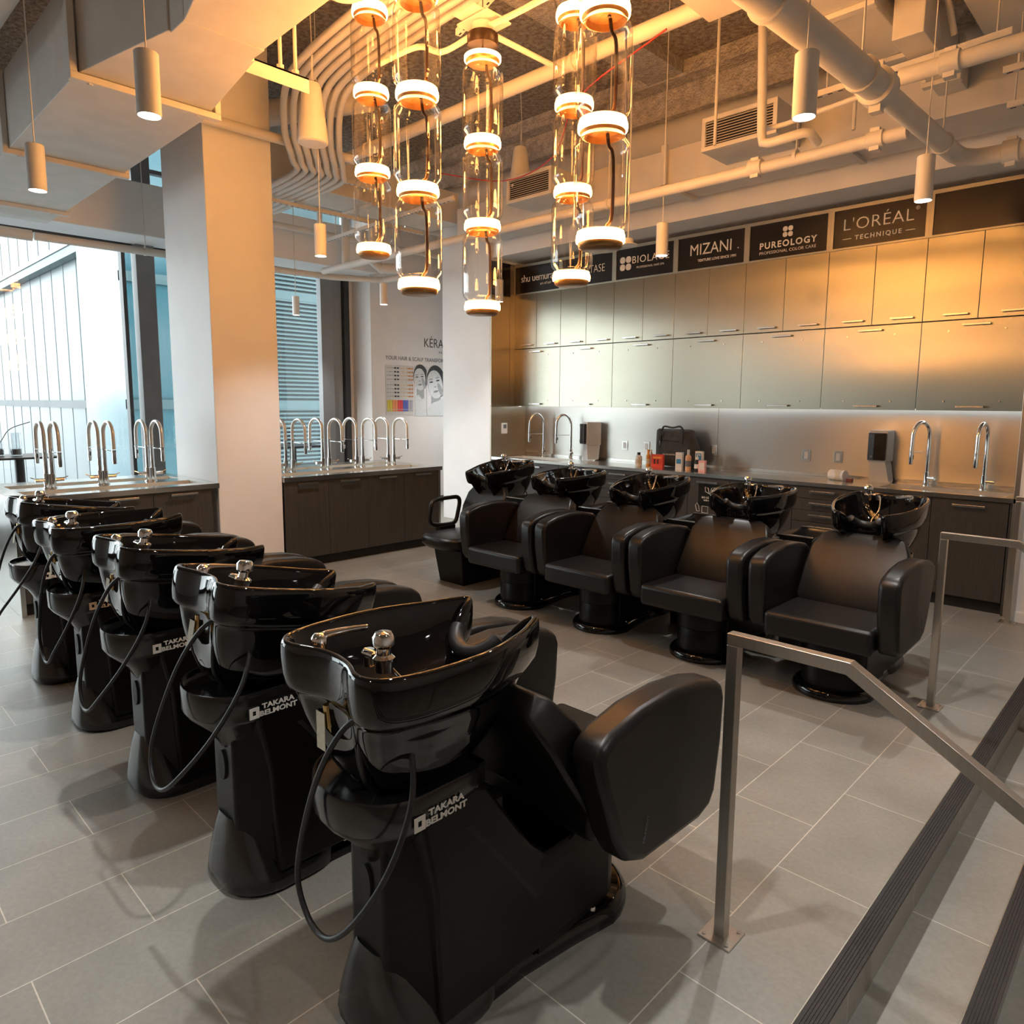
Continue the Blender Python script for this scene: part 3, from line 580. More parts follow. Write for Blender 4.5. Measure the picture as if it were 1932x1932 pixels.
# strut channels
def strut(label, p0, p1, rods=(), w_=.041):
    u = thing('strut_channel', label, 'strut', (0,0,0)); P0, P1 = Vector(p0), Vector(p1)
    MB().bar([P0, P1], w_, w_).obj('channel', 'service_paint', u, bevel=.002)
    D = (P1-P0).normalized(); L = (P1-P0).length; m = MB()
    for k in range(int(L/.07)):
        c0 = P0+D*(.035+k*.07); m.bar([c0-D*.016+Vector((0,0,-w_/2-.0005)), c0+D*.016+Vector((0,0,-w_/2-.0005))], .012, .001)
    m.obj('slot', 'void_shade', u)
    for r_ in rods: MB().tube([r_, (r_[0], r_[1], 5)], .006, 6).obj('hanger_rod', 'service_paint', u, smooth=60)
    return u
strut('slotted strut channel under the conduits beside the near column', (-7.6,3.62,3.92), (-7.6,6.1,3.92), [(-7.6,4.3,3.92),(-7.6,5.6,3.92)])
strut('slotted strut channel crossing behind the leftmost glass pendant', (-8.4,5.15,3.80), (-5.9,5.15,3.86), [(-8.2,5.15,3.8),(-6.2,5.15,3.86)])
strut('short strut channel above the conduits near the column', (-7.0,4.2,4.12), (-7.0,5.0,4.12), [(-7.0,4.3,4.12),(-7.0,4.9,4.12)])
strut('painted strut channel crossing behind the drain pipe', (-2.25,5.3,3.88), (-1.02,5.3,3.92), [(-2.1,5.3,3.88),(-1.1,5.3,3.92)])
strut('painted strut channel at the right edge above the blank sign', (-1.10,5.55,3.80), (-.4,5.55,3.82), [(-1.02,5.55,3.80)])
strut('lower painted strut channel at the right edge', (-1.13,5.9,3.70), (-.4,5.9,3.72), [(-1.09,5.9,3.70)])
strut('strut channel crossing over the middle pendant canopy', (-3.9,3.45,4.22), (-2.6,3.05,4.22))
# conduits on the right
for k, (x, r_) in enumerate(((-1.60,.022), (-1.52,.02), (-1.44,.02), (-1.36,.02))):
    sp(MB().tube(smooth_path([(x,2.6,4.24),(x,5.0,4.24),(x+.0,5.2,4.2),(x+.02,5.34,4.02)], 5), r_, 10).obj('conduit', 'service_paint', smooth=60), 'thin painted conduit above the drain pipe, %s from its left' % ordn[k], 'pipe', 'conduits above the drain pipe')
# bundle of bent conduits
for k in range(7):
    o_ = k*.085
    pts = [(-2.6,2.97+o_,4.42),(-4.3,3.02+o_,4.42),(-5.35,3.10+o_,4.40),(-5.75,3.16+o_*1.05,4.30),(-6.15,3.36+o_*1.1,4.12),(-6.5,3.62+o_*1.1,4.02),(-6.9,3.80+o_,3.985),(-9.0,3.86+o_,3.985)]
    sp(MB().tube(smooth_path(pts, 5), .030, 10).obj('conduit', 'service_paint', smooth=60), 'painted bent conduit in the curved bundle by the column, %s from the window side' % ordn[k], 'pipe', 'bundle of bent conduits')
hung_pipe('water_pipe', [(-9.0,2.0,3.42),(-9.0,4.5,3.44),(-9.0,5.6,3.46),(-8.7,6.2,3.46),(-7.9,6.3,3.46)], .042, 'low white pipe crossing in front of the window heads', [(-9.0,3.1,3.43,Y1),(-9.0,5.0,3.45,Y1)], k=0)
hung_pipe('water_pipe', [(-9.0,-.6,3.42),(-9.0,1.98,3.42)], .055, 'thicker white pipe at the left edge under the window soffit')
hung_pipe('vertical_pipe', [(-8.6,5.55,5.0),(-8.6,5.55,3.52)], .055, 'fat vertical white pipe behind the leftmost glass pendant')
hung_pipe('vertical_pipe', [(-8.45,5.9,5.0),(-8.45,5.9,3.62),(-8.4,5.98,3.56),(-8.2,6.2,3.56)], .07, 'widest vertical white pipe left of the second glass pendant')
hung_pipe('vertical_pipe', [(-8.5,5.1,4.9),(-8.5,5.1,3.72)], .035, 'thin vertical white pipe beside the orange lit pendant')
hung_pipe('water_pipe', [(-8.9,3.5,4.0),(-8.9,8.4,4.0)], .04, 'white pipe above the window soffit behind the column', [(-8.9,4.6,4.0,Y1)])
hung_pipe('water_pipe', [(-8.7,3.5,4.3),(-8.7,8.4,4.3)], .05, 'white pipe near the ceiling behind the conduit bundle')
rect_duct('large pale duct running past the poster wall', -8.05, -7.45, 3.5, 6.6, 4.10, 4.5, (5.2,))
sp(MB().tube([(-7.2,3.5,4.55),(-5.9,4.1,4.55)], .12, 20).obj('round_duct', 'service_paint', smooth=60), 'stub of round duct behind the cone speaker', 'duct')
for nm, pts, lb in (('wire_blue', [(-3.1,3.9,4.95),(-3.0,3.75,4.6),(-2.75,3.7,4.42),(-2.72,3.75,4.1),(-2.8,3.9,3.4),(-2.85,4.0,3.0)], 'loose blue cable hanging behind the glass pendants'), ('wire_red', [(-2.75,4.25,4.14),(-3.6,4.4,4.0),(-4.3,4.9,3.85),(-5.2,5.2,3.9),(-6.0,5.0,4.1)], 'loose red cable slung under the long pipe')):
    sp(MB().tube(smooth_path(pts, 6), .006, 6).obj('cable', nm, smooth=60), lb, 'cable')
# sprinkler and detector
for x, y, zt, zb, lb in ((-5.15, 6.35, 3.80, 3.68, 'small ceiling detector under the bulkhead duct'), (-3.93, 5.55, 4.9, 3.15, 'round white sprinkler head hanging before the signs'), (-4.95, 6.25, 3.8, 3.38, 'white conical ceiling sensor half behind a glass pendant')):
    u = thing('ceiling_sensor', lb, 'sensor', (x, y, 0)); MB().tube([(0,0,zb+.04),(0,0,zt)], .008, 8).obj('stem', 'fixture_paint', u, smooth=60)
    MB().lathe([(0,zb+.06),(.045,zb+.06),(.05,zb+.05),(.05,zb+.012),(.085,zb+.008),(.085,zb),(0,zb)], n=24).obj('head', 'fixture_paint', u, smooth=35)

# ================================================================ SPOT PENDANTS
def pendant(label, x, y, top=5.0, on=True):
    u = thing('pendant_spotlight', label, 'pendant lamp', (x, y, 2.94), group='white cylinder pendants')
    MB().lathe([(0,.262),(.046,.262),(.05,.258),(.05,.0),(.0465,.0),(.044,.012)], n=32).obj('cylinder_shade', 'fixture_paint', u, smooth=35)
    MB().lathe([(.044,.010),(0,.010)], n=32).obj('lens', 'lamp_lens', u)
    MB().tube([(0,0,.26),(0,0,top-2.94)], .0035, 8).obj('cable', 'fixture_paint', u, smooth=60)
    l = bpy.data.lights.new('spot', 'SPOT'); l.energy = SPOT_W; l.color = (1,.99,.955); l.spot_size = R(104); l.spot_blend = .85; l.shadow_soft_size = .028
    lo = bpy.data.objects.new('spot', l); COL.objects.link(lo); lo.parent = u; lo.location = (0,0,-.012)
    return u
P0 = pendant('large white cylinder spot pendant below the big duct, left of the column', -3.43, 1.23)
for x, y, lb in ((-5.10, 1.17, 'white cylinder spot pendant nearest the left edge of the picture'), (-5.53, 3.32, 'orange lit cylinder spot pendant just right of the near column'), (-7.60, 5.45, 'small cylinder spot pendant in front of the poster wall'),
                 (-9.45, 5.25, 'tiny cylinder spot pendant hanging before the teal louvres'), (-3.38, 5.26, 'cylinder spot pendant in front of the square logo sign'), (-1.36, 3.20, 'large cylinder spot pendant by the thick drain pipe'),
                 (-1.34, 4.95, 'cylinder spot pendant in front of the last lettered sign'), (-6.32, 6.25, 'cylinder spot pendant seen through the middle glass pendant'),
                 (-1.36, 1.25, 'added unseen cylinder spot pendant above the nearest shampoo chair'), (.7, 1.2, 'added unseen cylinder spot pendant above the stairs'), (.7, 3.3, 'added unseen cylinder spot pendant above the lower stairs landing'),  # out of view, carrying on the pendant grid, added for general light
                 (-1.4, -.9, 'added unseen cylinder spot pendant behind the front row, right'), (-8.5, 7.9, 'added spot pendant hidden behind the far white column to brighten the poster wall')):  # both added: one out of view, one hidden to light the poster wall
    dup(P0, (x, y, 2.94), 0, lb)

# ================================================================ GLASS RING CHANDELIERS
def chandelier(x, y, rings, label, top=None):
    u = thing('glass_pendant', label, 'chandelier', (x, y, 0), group='stacked glass cylinder chandeliers'); SG = .485; RG = .125
    zs = [rings+SG*k for k in range(top)]
    for k, z in enumerate(zs):
        MB().lathe([(.0,-.048),(.088,-.048),(.100,-.040),(.104,-.024),(.104,-.022)] if k == 0 else [(0,-.014),(.080,-.014),(.084,-.044),(.098,-.038),(.104,-.022)], (0,0,z), 40).obj('ring_base', 'fixture_brass', u, smooth=50)
        MB().lathe([(.104,-.022),(.112,-.018),(.1135,-.004),(.112,.012),(.104,.016)], (0,0,z), 40).obj('glow_ring', 'ring_glow', u, smooth=50)
        MB().lathe([(.104,.018),(.109,.020),(.108,.029),(.098,.031)], (0,0,z), 40).obj('amber_rim', 'ring_rim', u, smooth=50)
        if k < len(zs)-1 or True:
            h = SG
            MB().lathe([(.096,.022),(.102,.040),(.120,.062),(RG,.085),(RG,h-.095),(.120,h-.072),(.104,h-.052),(.098,h-.036)] , (0,0,z), 48).obj('glass_tube', 'lamp_glass', u, smooth=180)
            a = R(18+23*k); ox, oy = .052*math.cos(a), .052*math.sin(a)
            MB().tube(smooth_path([(ox*.4,oy*.4,z-.02),(ox*.55,oy*.55,z+.05),(ox,oy,z+.10),(ox,oy,z+h-.14),(ox*.6,oy*.6,z+h-.085),(ox*.45,oy*.45,z+h-.03)], 5), .0085, 10).obj('inner_rod', 'rod_bronze', u, smooth=60)
    zt = zs[-1]+SG
    if zt < 5: MB().tube([(0,0,zt-.03),(0,0,5.0)], .003, 6).obj('suspension_wire', 'rod_bronze', u, smooth=60)
    for k in range(len(zs)):
        l = bpy.data.lights.new('ring_light', 'POINT'); l.energy = GLOW_W; l.color = (1,.42,.095); l.shadow_soft_size = .10
        lo = bpy.data.objects.new('ring_light', l); COL.objects.link(lo); lo.parent = u; lo.location = (0,0,zs[k]+.055)
    return u, zs
chandelier(-4.02, 2.81, 2.70, 'leftmost stacked glass cylinder chandelier with glowing amber rings', 4)
chandelier(-3.10, 2.455, 2.33, 'second stacked glass chandelier from the left, reaching lower than the first', 5)
ch3, z3 = chandelier(-3.30, 3.115, 2.30, 'middle stacked glass chandelier hanging under a round bronze canopy', 3)
chandelier(-2.78, 3.355, 2.45, 'tall glass chandelier behind the rightmost one, in front of the signs', 4)
chandelier(-2.06, 2.69, 2.455, 'rightmost and largest looking stacked glass chandelier', 4)
MB().lathe([(.0,-.03),(.085,-.03),(.100,-.02),(.104,-.01),(.104,.0)], (0,0,3.755), 40).obj('ring_base', 'fixture_brass', ch3, smooth=50)
MB().lathe([(.104,-.012),(.111,-.01),(.111,.010),(.104,.012)], (0,0,3.755), 40).obj('glow_ring', 'ring_glow', ch3, smooth=50)
MB().lathe([(0,3.825),(.09,3.825),(.093,3.83),(.093,3.885),(.09,3.89),(0,3.89)], n=40).obj('canopy', 'rod_bronze', ch3, smooth=35)
u = thing('ceiling_mount', 'painted box and plates holding the bronze canopy of the middle chandelier', 'bracket', (-3.30, 3.115, 0))
MB().tube([(0,0,3.892),(0,0,3.95)], .062, 16).obj('junction_box', 'service_paint', u, smooth=40)
MB().box(-.13, .13, -.09, .09, 3.952, 3.962).box(-.09, .09, -.15, .15, 3.97, 3.98).obj('mounting_plate', 'service_paint', u)
MB().tube(smooth_path([(.06,0,3.92),(.35,.05,3.95),(.55,.15,4.05),(.6,.2,4.3),(.6,.2,5)], 6), .018, 10).tube(smooth_path([(-.06,0,3.92),(-.35,-.02,3.90),(-.5,-.1,3.95),(-.9,-.12,3.96)], 6), .018, 10).tube([(0,.06,3.92),(-.05,.8,3.96)], .018, 10).obj('conduit_arm', 'service_paint', u, smooth=60)

# ================================================================ CONE SPEAKERS
for x, y, zb, lb in ((-5.27, 3.12, 3.74, 'large cone shaped hanging speaker beside the near column'), (-5.55, 5.80, 4.0, 'smaller looking cone shaped hanging speaker behind the middle chandelier')):
    u = thing('pendant_speaker', lb, 'speaker', (x, y, zb), group='cone shaped hanging speakers')
    MB().lathe([(0,0),(.112,0),(.12,.008),(.122,.03),(.075,.42),(.065,.445),(.045,.455),(0,.455)], n=36).obj('housing', 'fixture_paint', u, smooth=40)
    MB().lathe([(0,-.003),(.10,-.003),(.10,.0)], n=36).obj('grille', 'fixture_paint', u)
    MB().tube([(0,0,.45),(.02,0,.7),(0,0,5-zb)], .004, 6).tube([(.02,0,.44),(.0,.02,.72)], .003, 6).obj('cable', 'fixture_paint', u)

# ================================================================ SHAMPOO CHAIRS
def ellipse(cx, cy, rx, ry, n, z): return [(cx+rx*math.cos(2*math.pi*k/n), cy+ry*math.sin(2*math.pi*k/n), z) for k in range(n)]
half = [(0,.035,0),(.07,.025,0),(.135,.0,0),(.185,.0,0),(.225,.03,0),(.25,.10,0),(.262,.20,0),(.260,.32,0),(.236,.42,0),(.205,.51,0),(.175,.575,.004),(.155,.612,.006),(.130,.615,.004),(.115,.585,-.008),(.100,.54,-.04),(.080,.50,-.08),(.042,.48,-.105)]
ctrl = half+[(0,.475,-.11)]+[(-a,b,c) for a,b,c in half[:0:-1]]
def closed_cr(P, k):
    out = []; n = len(P)
    for i in range(n):
        a,b,c,d = [Vector(P[(i+j) % n]) for j in (-1,0,1,2)]
        for j in range(k): t = j/k; out.append(.5*((2*b)+(c-a)*t+(2*a-5*b+4*c-d)*t*t+(3*b-a-3*c+d)*t**3))
    return out
RIM = closed_cr(ctrl, 3)
def bowl_mesh():
    n = len(RIM); m = MB(); nrm = []
    for i in range(n):
        t = (RIM[(i+1) % n]-RIM[i-1]); t.z = 0; t.normalize(); nrm.append(Vector((t.y, -t.x, 0)))
    def bott(p, rx, ry, cy): a = math.atan2(p.x/.26, (p.y-.30)/.34); return Vector((rx*math.sin(a), cy+ry*math.cos(a), 0))
    def ring(off, dz, a=0, rx=.13, ry=.15, cy=.25, zb=-.31, pull=0):
        r = []
        for p, nn in zip(RIM, nrm):
            q = p+nn*off; B = bott(p, rx, ry, cy); B.z = 0
            x = Vector((q.x, q.y, 0))*(1-a)+B*a; x.z = p.z*(1-a)+dz; r.append(x)
        return r
    rs = [ring(0,-.372,1,.12,.14,.25), ring(0,-.362,.93,.13,.15,.25), ring(0,-.32,.68,.13,.15,.25), ring(0,-.26,.44,.13,.15,.25), ring(0,-.20,.28,.13,.15,.25), ring(-.004,-.142,.175), ring(-.001,-.131,.13), ring(.003,-.126,.02), ring(.006,-.05,0), ring(.005,-.012,0), ring(.0,-.002,0), ring(-.009,.002,0), ring(-.018,-.004,0), ring(-.022,-.03,0),
          ring(-.024,-.08,.12,.12,.16,.27), ring(-.024,-.14,.40,.12,.16,.27), ring(-.024,-.185,.75,.11,.15,.27), ring(0,-.20,.96,.10,.13,.27), ring(0,-.205,1,.03,.03,.22)]
    m.rings(rs, True, True); return m
PROF = [(.62,.375),(.68,.362),(.74,.375),(.78,.40),(.95,.40),(.95,.07),(.22,.07),(.20,.45),(.16,.66),(.34,.70),(.38,.685),(.56,.43)]
ARM = [(1.262,.74),(1.255,.60),(1.225,.42),(1.19,.375),(1.12,.355),(.80,.365),(.72,.40),(.67,.48),(.60,.66),(.575,.745),(.585,.785),(.64,.815),(.78,.843),(.95,.850),(1.10,.835),(1.20,.810),(1.245,.785)]
def brand(parent, x, sgn):
    rot = (R(90), 0, R(90)) if sgn > 0 else (R(90), 0, R(-90))
    y0 = .235 if sgn > 0 else .215
    text('lettering', 'TAKARA\nBELMONT', .024, (x+sgn*.0012, y0, .682), rot, 'letter_white', parent, sx=1.25, off=.0009, ext=.0004)
    yl = y0-.085*sgn
    MB().box(x-.0006, x+.0012 if sgn > 0 else x+.0006, yl-.017, yl-.006, .659, .697).box(x-.0012, x+.0012, yl+.006, yl+.017, .659, .697).box(x-.0012, x+.0012, yl-.006, yl+.006, .659, .670).box(x-.0012, x+.0012, yl-.006, yl+.006, .686, .697).obj('logo', 'letter_white', parent)
def shampoo_unit(label, loc, rz, group):
    u = thing('shampoo_chair', label, 'salon chair', loc, rz, group)
    m = MB().prism(PROF, 0, -.19, .19)
    m.prism([(-.075,.12),(.075,.12),(.186,.24),(.186,.45),(-.186,.45),(-.186,.24)], 2, .10, .64)
    cb = m.obj('console_body', 'body_black', u, bevel=.012, seg=3, smooth=35)
    MB().prism([(0,0)]*0+[(y,z) for y,z in ((.30,.60),(.322,.60),(.60,.25),(.578,.25))], 0, .1885, .1912).obj('groove_shade', 'toe_black', cb)  # flat black strip, the shade of a recess put into its colour
    MB().prism([(.78,.40),(.98,.40),(.98,.38),(.78,.38)], 0, -.15, .15).obj('seat_mount', 'body_black', u)
    for s_ in (1, -1): brand(u, s_*.1905, s_)
    m = MB().prism([(.026*math.cos(R(a)), .055*math.sin(R(a))) for a in range(0,360,15)], 1, .112, .1215); o = m.obj('hand_hole', 'toe_black', u); o.location = (0,0,.44)
    m = MB()                                                    # foot shoe at the rear
    def pl(hw, s0, s1, z, r_): return [(a, b, z) for a, b in rrect(hw*2, s1-s0, r_, 6, 0, (s0+s1)/2)]
    m.rings([pl(.185,.09,.50,.0,.14), pl(.195,.075,.50,.02,.15), pl(.193,.078,.50,.05,.15), pl(.16,.085,.48,.11,.12), pl(.115,.10,.45,.20,.08), pl(.085,.112,.42,.255,.06)])
    m.obj('rear_foot', 'plastic_black', u, smooth=60)
    m = MB()
    def base(k, z): return [(-.165*k,.30,z),(.165*k,.30,z),(.172*k,.55,z),(.20*k,.75,z)]+[(.232*k*math.cos(R(a)), .915+.225*k*math.sin(R(a)), z) for a in range(0, 181, 12)]+[(-.20*k,.75,z),(-.172*k,.55,z)]
    m.rings([base(1.0,0), base(1.01,.012), base(1.0,.034), base(.93,.052), base(.88,.058)]); fl = m.obj('base_flange', 'ceramic_black', u, smooth=40)
    for s_ in (-1, 1):
        for y in (.50, .86): MB().lathe([(0,.068),(.009,.068),(.012,.064),(.012,.05)], (s_*.185 if y > .6 else s_*.15, y, 0), 12).obj('anchor_bolt', 'chrome', fl, smooth=40)
    def colr(k, z): return [(.185*k*math.cos(R(a)), .905+.185*k*math.sin(R(a)), z) for a in range(0, 181, 10)]+[(-.185*k,.60,z),(.185*k,.60,z)]
    MB().rings([colr(1,.05), colr(1,.195), colr(.985,.20), colr(.985,.206), colr(1.02,.212), colr(1.03,.36), colr(1.0,.375)]).obj('front_column', 'body_black', u, smooth=40)
    m = MB()                                                    # rounded service shelf round the bowl
    def shf(k, z, q=0): return [(.188*k*math.cos(R(a)), .16+q+.16*k*math.sin(R(a)), z) for a in range(180, 361, 12)]+[(.1885*k,.20,z),(.1885*k,.345,z),(.17*k,.39,z),(-.17*k,.39,z),(-.1885*k,.345,z),(-.1885*k,.20,z)]
    m.rings([shf(.42,.50,.03), shf(.60,.57,.02), shf(.90,.635), shf(.99,.66), shf(1,.735), shf(.985,.745), shf(.955,.745), shf(.94,.728), shf(.5,.725)]); m.obj('service_shelf', 'plastic_black', u, smooth=50)
    m = MB(); rs = []
    for k in range(9): z = .73+k*.011; r_ = .098+(.012 if k % 2 else 0); rs.append(ellipse(0,.24,r_,r_*1.1,28,z))
    m.rings(rs); m.obj('bellows', 'rubber_black', u, smooth=60)
    bo = bowl_mesh().obj('bowl', 'ceramic_black', u, smooth=180, sub=1); bo.location = (0,0,1.09)
    # cushion in the neck notch
    MB().tube(smooth_path([(-.088,.528,-.055),(-.075,.503,-.078),(-.045,.482,-.098),(0,.473,-.106),(.045,.482,-.098),(.075,.503,-.078),(.088,.528,-.055)], 5), [.008]+[.024]*29+[.008], 12).obj('neck_rest', 'rubber_black', bo, smooth=60)
    t = MB().lathe([(.022,-.03),(.022,-.005),(.027,-.003),(.027,.004),(.018,.012),(.017,.028),(.027,.036),(.028,.055),(.020,.066),(0,.068)], (.115,.105,0), 20)
    t.tube([(.085,.10,.0),(.05,.095,.002)], .012, 12).tube([(.06,.10,-.03),(.06,.10,.012)], .014, 12); t.obj('mixer_tap', 'chrome', bo, smooth=40)
    MB().lathe([(.020,-.03),(.022,.0),(.012,.012),(0,.013)], (-.13,.075,0), 18).tube(smooth_path([(-.13,.075,-.012),(-.125,.095,.004),(-.10,.15,.012),(-.075,.19,.016)], 4), [.016,.016,.015,.014,.013,.012,.011,.010,.009,.009,.008,.008,.007], 12).obj('spray_handset', 'chrome', bo, smooth=50)
    MB().tube(smooth_path([(.05,.095,.0),(.03,.14,-.02),(.02,.20,-.08),(.05,.24,-.14),(.03,.27,-.18)], 5), .005, 8).obj('drain_chain', 'chrome', bo, smooth=60)
    MB().tube(smooth_path([(.13,.06,-.11),(.07,.01,-.17),(-.01,-.02,-.33),(-.085,-.03,-.57),(-.05,-.03,-.68),(.04,-.03,-.70),(.14,-.02,-.62),(.215,.03,-.48),(.232,.09,-.33),(.20,.12,-.22),(.15,.12,-.14)], 6), .0075, 10).obj('hose', 'rubber_black', bo, smooth=60)
    for x, y in ((.09,.05), (.065,.06), (-.10,.05)):
        MB().tube([(x,y,-.12),(x,y,-.145)], .009, 6).tube([(x,y,-.145),(x,y,-.19)], .0075, 12).obj('brass_fitting', 'brass', bo, smooth=40)
        e = .02 if x > 0 else .04
        MB().tube(smooth_path([(x,y,-.19),(x,y,-.24),(x*.95,y+e*.8,-.31),(x*.8,y+.06,-.36)], 5), .007, 8).obj('supply_hose', 'rubber_black', bo, smooth=60)
    MB().tube([(-.055,.05,-.15),(-.055,.055,-.21)], .012, 10).tube([(-.055,.055,-.21),(-.035,.10,-.30)], .008, 8).obj('trap_valve', 'brass', bo, smooth=40)
    MB().box(-.085,-.045,.035,.036,-.27,-.17).obj('paper_tag', 'paper_tag', bo)
    m = MB().prism([(.70,.405),(1.04,.405),(1.08,.358),(1.268,.358),(1.268,.50),(.70,.50)], 0, -.302, .302); s0 = m.obj('seat', 'leather_black', u, bevel=.028, seg=4, smooth=50)
    m = MB()
    def bk(t, hw, th): 
        cy, cz = .80-.29*t, .46+.43*t; ny, nz = .83, .56
        return [(x, cy+ny*th*b, cz+nz*th*b) for x, b in ((-hw,-1),(-hw*.6,-1.15),(0,-1.2),(hw*.6,-1.15),(hw,-1),(hw,1),(hw*.6,1.05),(0,1.05),(-hw*.6,1.05),(-hw,1))]
    m.rings([bk(0,.27,.045), bk(.08,.296,.06), bk(.5,.296,.066), bk(.75,.288,.06), bk(.93,.25,.048), bk(1,.19,.028)]); m.obj('backrest', 'leather_black', u, smooth=60, bevel=.012, seg=2)
    for s_ in (-1, 1):
        x0, x1 = (.306, .418) if s_ > 0 else (-.418, -.306)
        a = MB().prism(ARM, 0, x0, x1).obj('armrest', 'leather_black', u, bevel=.026, seg=4, smooth=50)
        text('side_badge', 'BELMONT', .014, (s_*.4185, .80, .47), (R(90), R(-75) if s_ > 0 else R(75), R(90*s_)), 'letter_grey', u, sx=1.3)
    return u, bo
NU, NB = shampoo_unit('black shampoo chair nearest the camera, right end of the front row by the handrail', (-1.47, .85, 0), 0, 'front row shampoo chairs')
def tilt(u, deg, dz=0):
    for c in u.children:
        if c.name.startswith('bowl'):
            p = Vector((0,.25,-.30)); M_ = Matrix.Translation(p)@Matrix.Rotation(R(deg), 4, 'X')@Matrix.Translation(-p); L_ = Matrix.Translation((0,0,1.09+dz))@M_
            c.location = L_.to_translation(); c.rotation_euler = L_.to_euler()
for k, (lb, tl) in enumerate((('black shampoo chair second from the right in the front row, bowl tipped towards its seat', -11), ('black shampoo chair in the middle of the front row', -8),
                  ('black shampoo chair second from the left in the front row, bowl level', 0), ('black shampoo chair at the far left end of the front row by the near island', -9))):
    tilt(dup(NU, (-1.47-.874*(k+1), .85, 0), 0, lb), tl)
for k, (lb, tl) in enumerate((('black shampoo chair at the right end of the far row, in front of the drawers', -7), ('black shampoo chair second from the right in the far row', -3),
                  ('black shampoo chair in the middle of the far row', -8), ('black shampoo chair in the far row next to the loop armed chair', -4))):
    tilt(dup(NU, (-1.45-.867*k, 5.20, 0), R(180), lb, 'far row shampoo chairs'), tl)
# the odd one at the end: chair with loop arms and boxy plinth
v = thing('shampoo_chair', 'black shampoo chair with open loop armrest and boxy plinth, left end of the far row', 'salon chair', (-4.98, 5.28, 0), R(180))
MB().rings([[(a,b,0) for a,b in ((-.17,.22),(.17,.22),(.17,.98),(-.17,.98))], [(a,b,.34) for a,b in ((-.20,.24),(.20,.24),(.20,1.03),(-.20,1.03))]]).obj('plinth', 'body_black', v, bevel=.006)
MB().box(-.13,.13,.24,.50,.34,.73).obj('rear_column', 'body_black', v, bevel=.015)
pl_ = [(-.26,.62),(.26,.62),(.275,.80),(.275,1.02),(.25,1.12),(.18,1.19),(.08,1.22),(-.08,1.22),(-.18,1.19),(-.25,1.12),(-.275,1.02),(-.275,.80)]
MB().rings([[(a*.9,.62+(b-.62)*.93,.36) for a,b in pl_], [(a,b,.40) for a,b in pl_], [(a,b,.45) for a,b in pl_], [(a*.9,.64+(b-.62)*.93,.475) for a,b in pl_]]).obj('seat', 'leather_black', v, smooth=50, bevel=.008)
MB().rings([[(x,.66-.22*t+yy,.50+.42*t) for x,yy in ((-w_,-.035),(0,-.06),(w_,-.035),(w_,.035),(0,.015),(-w_,.035))] for t, w_ in ((0,.19),(.1,.23),(.45,.27),(.75,.26),(.93,.20),(1,.14))]).obj('backrest', 'leather_black', v, smooth=60, bevel=.012)
for s_ in (-1, 1):
    lp = [(s_*.31,y,z) for y,z in ((.66,.52),(.62,.62),(.60,.72),(.63,.765),(.72,.77),(.86,.765),(.95,.74),(.975,.66),(.985,.58),(.96,.53),(.88,.51),(.76,.505))]
    MB().tube([Vector(p) for p in closed_cr(lp, 4)], .021, 12, closed=True).obj('loop_armrest', 'leather_black', v, smooth=60)
    MB().box(s_*.29-.03, s_*.29+.03, .70, .90, .42, .50).obj('arm_bracket', 'body_black', v)
b2 = NB.copy(); COL.objects.link(b2); b2.parent = v
for g_ in NB.children: q = g_.copy(); COL.objects.link(q); q.parent = b2
p = Vector((0,.25,-.30)); L_ = Matrix.Translation((0,.0,1.10))@Matrix.Translation(p)@Matrix.Rotation(R(-10),4,'X')@Matrix.Translation(-p); b2.location = L_.to_translation(); b2.rotation_euler = L_.to_euler()
MB().lathe([(.10,.73),(.11,.76),(.10,.80),(.11,.82)], (0,.26,0), 24, True, True).obj('bellows', 'rubber_black', v, smooth=60)
# towel bins between the far chairs
for k in range(4):
    u = thing('towel_bin', 'black open bin %s, far row' % ['between the two rightmost chairs', 'between second and third chairs from the right', 'between third and fourth chairs from the right', 'left of the fourth chair from the right'][k], 'bin', (-1.883-.867*k, 4.86, 0), 0, 'black towel bins in the far row')
    m = MB(); q = lambda w_, d_, z: [(-w_,-d_,z),(w_,-d_,z),(w_,d_,z),(-w_,d_,z)]
    m.rings([q(.09,.15,0), q(.105,.19,.80), q(.125,.205,.83), q(.118,.198,.832), q(.10,.185,.80), q(.085,.14,.45)]); m.obj('shell', 'plastic_black', u, smooth=30)
    MB().bar([(-.12,-.2,.834),(.12,-.2,.834)], .008).bar([(-.12,.2,.834),(.12,.2,.834)], .008).obj('rim_edge', 'fixture_brass' if False else 'handle_steel', u)

# ================================================================ HANDRAILS
def rail(y, label, posts=True):
    u = thing('handrail', label, 'handrail', (-.96, y, 0), group='square steel handrails')
    MB().bar([(0,0,.006),(0,0,.9735)], .036, up=(1,0,0)).obj('post', 'rail_steel', u, bevel=.002)
    MB().bar([(-.018,0,.992),(.335,0,.992),(1.9,0,.992-1.565*.60)], .036, .036, up=(0,0,1)).obj('top_rail', 'rail_steel', u, bevel=.002)
    MB().box(-.055,.055,-.055,.055,0,.007).obj('base_plate', 'rail_steel', u, bevel=.001)
    m = MB()
    for a in (-.04,.04):
        for b in (-.04,.04): m.tube([(a,b,.007),(a,b,.010)], .006, 8)
    m.obj('screw', 'handle_steel', u)
    zb = -.17*5
    MB().bar([(1.88,0,zb),(1.88,0,.07)], .036, up=(1,0,0)).obj('post', 'rail_steel', u, bevel=.002)
rail(1.97, 'nearest square steel handrail beside the front row, running down the stairs')
rail(4.42, 'middle square steel handrail beside the far row of chairs')
rail(6.63, 'farthest steel handrail against the white wall by the counter end')

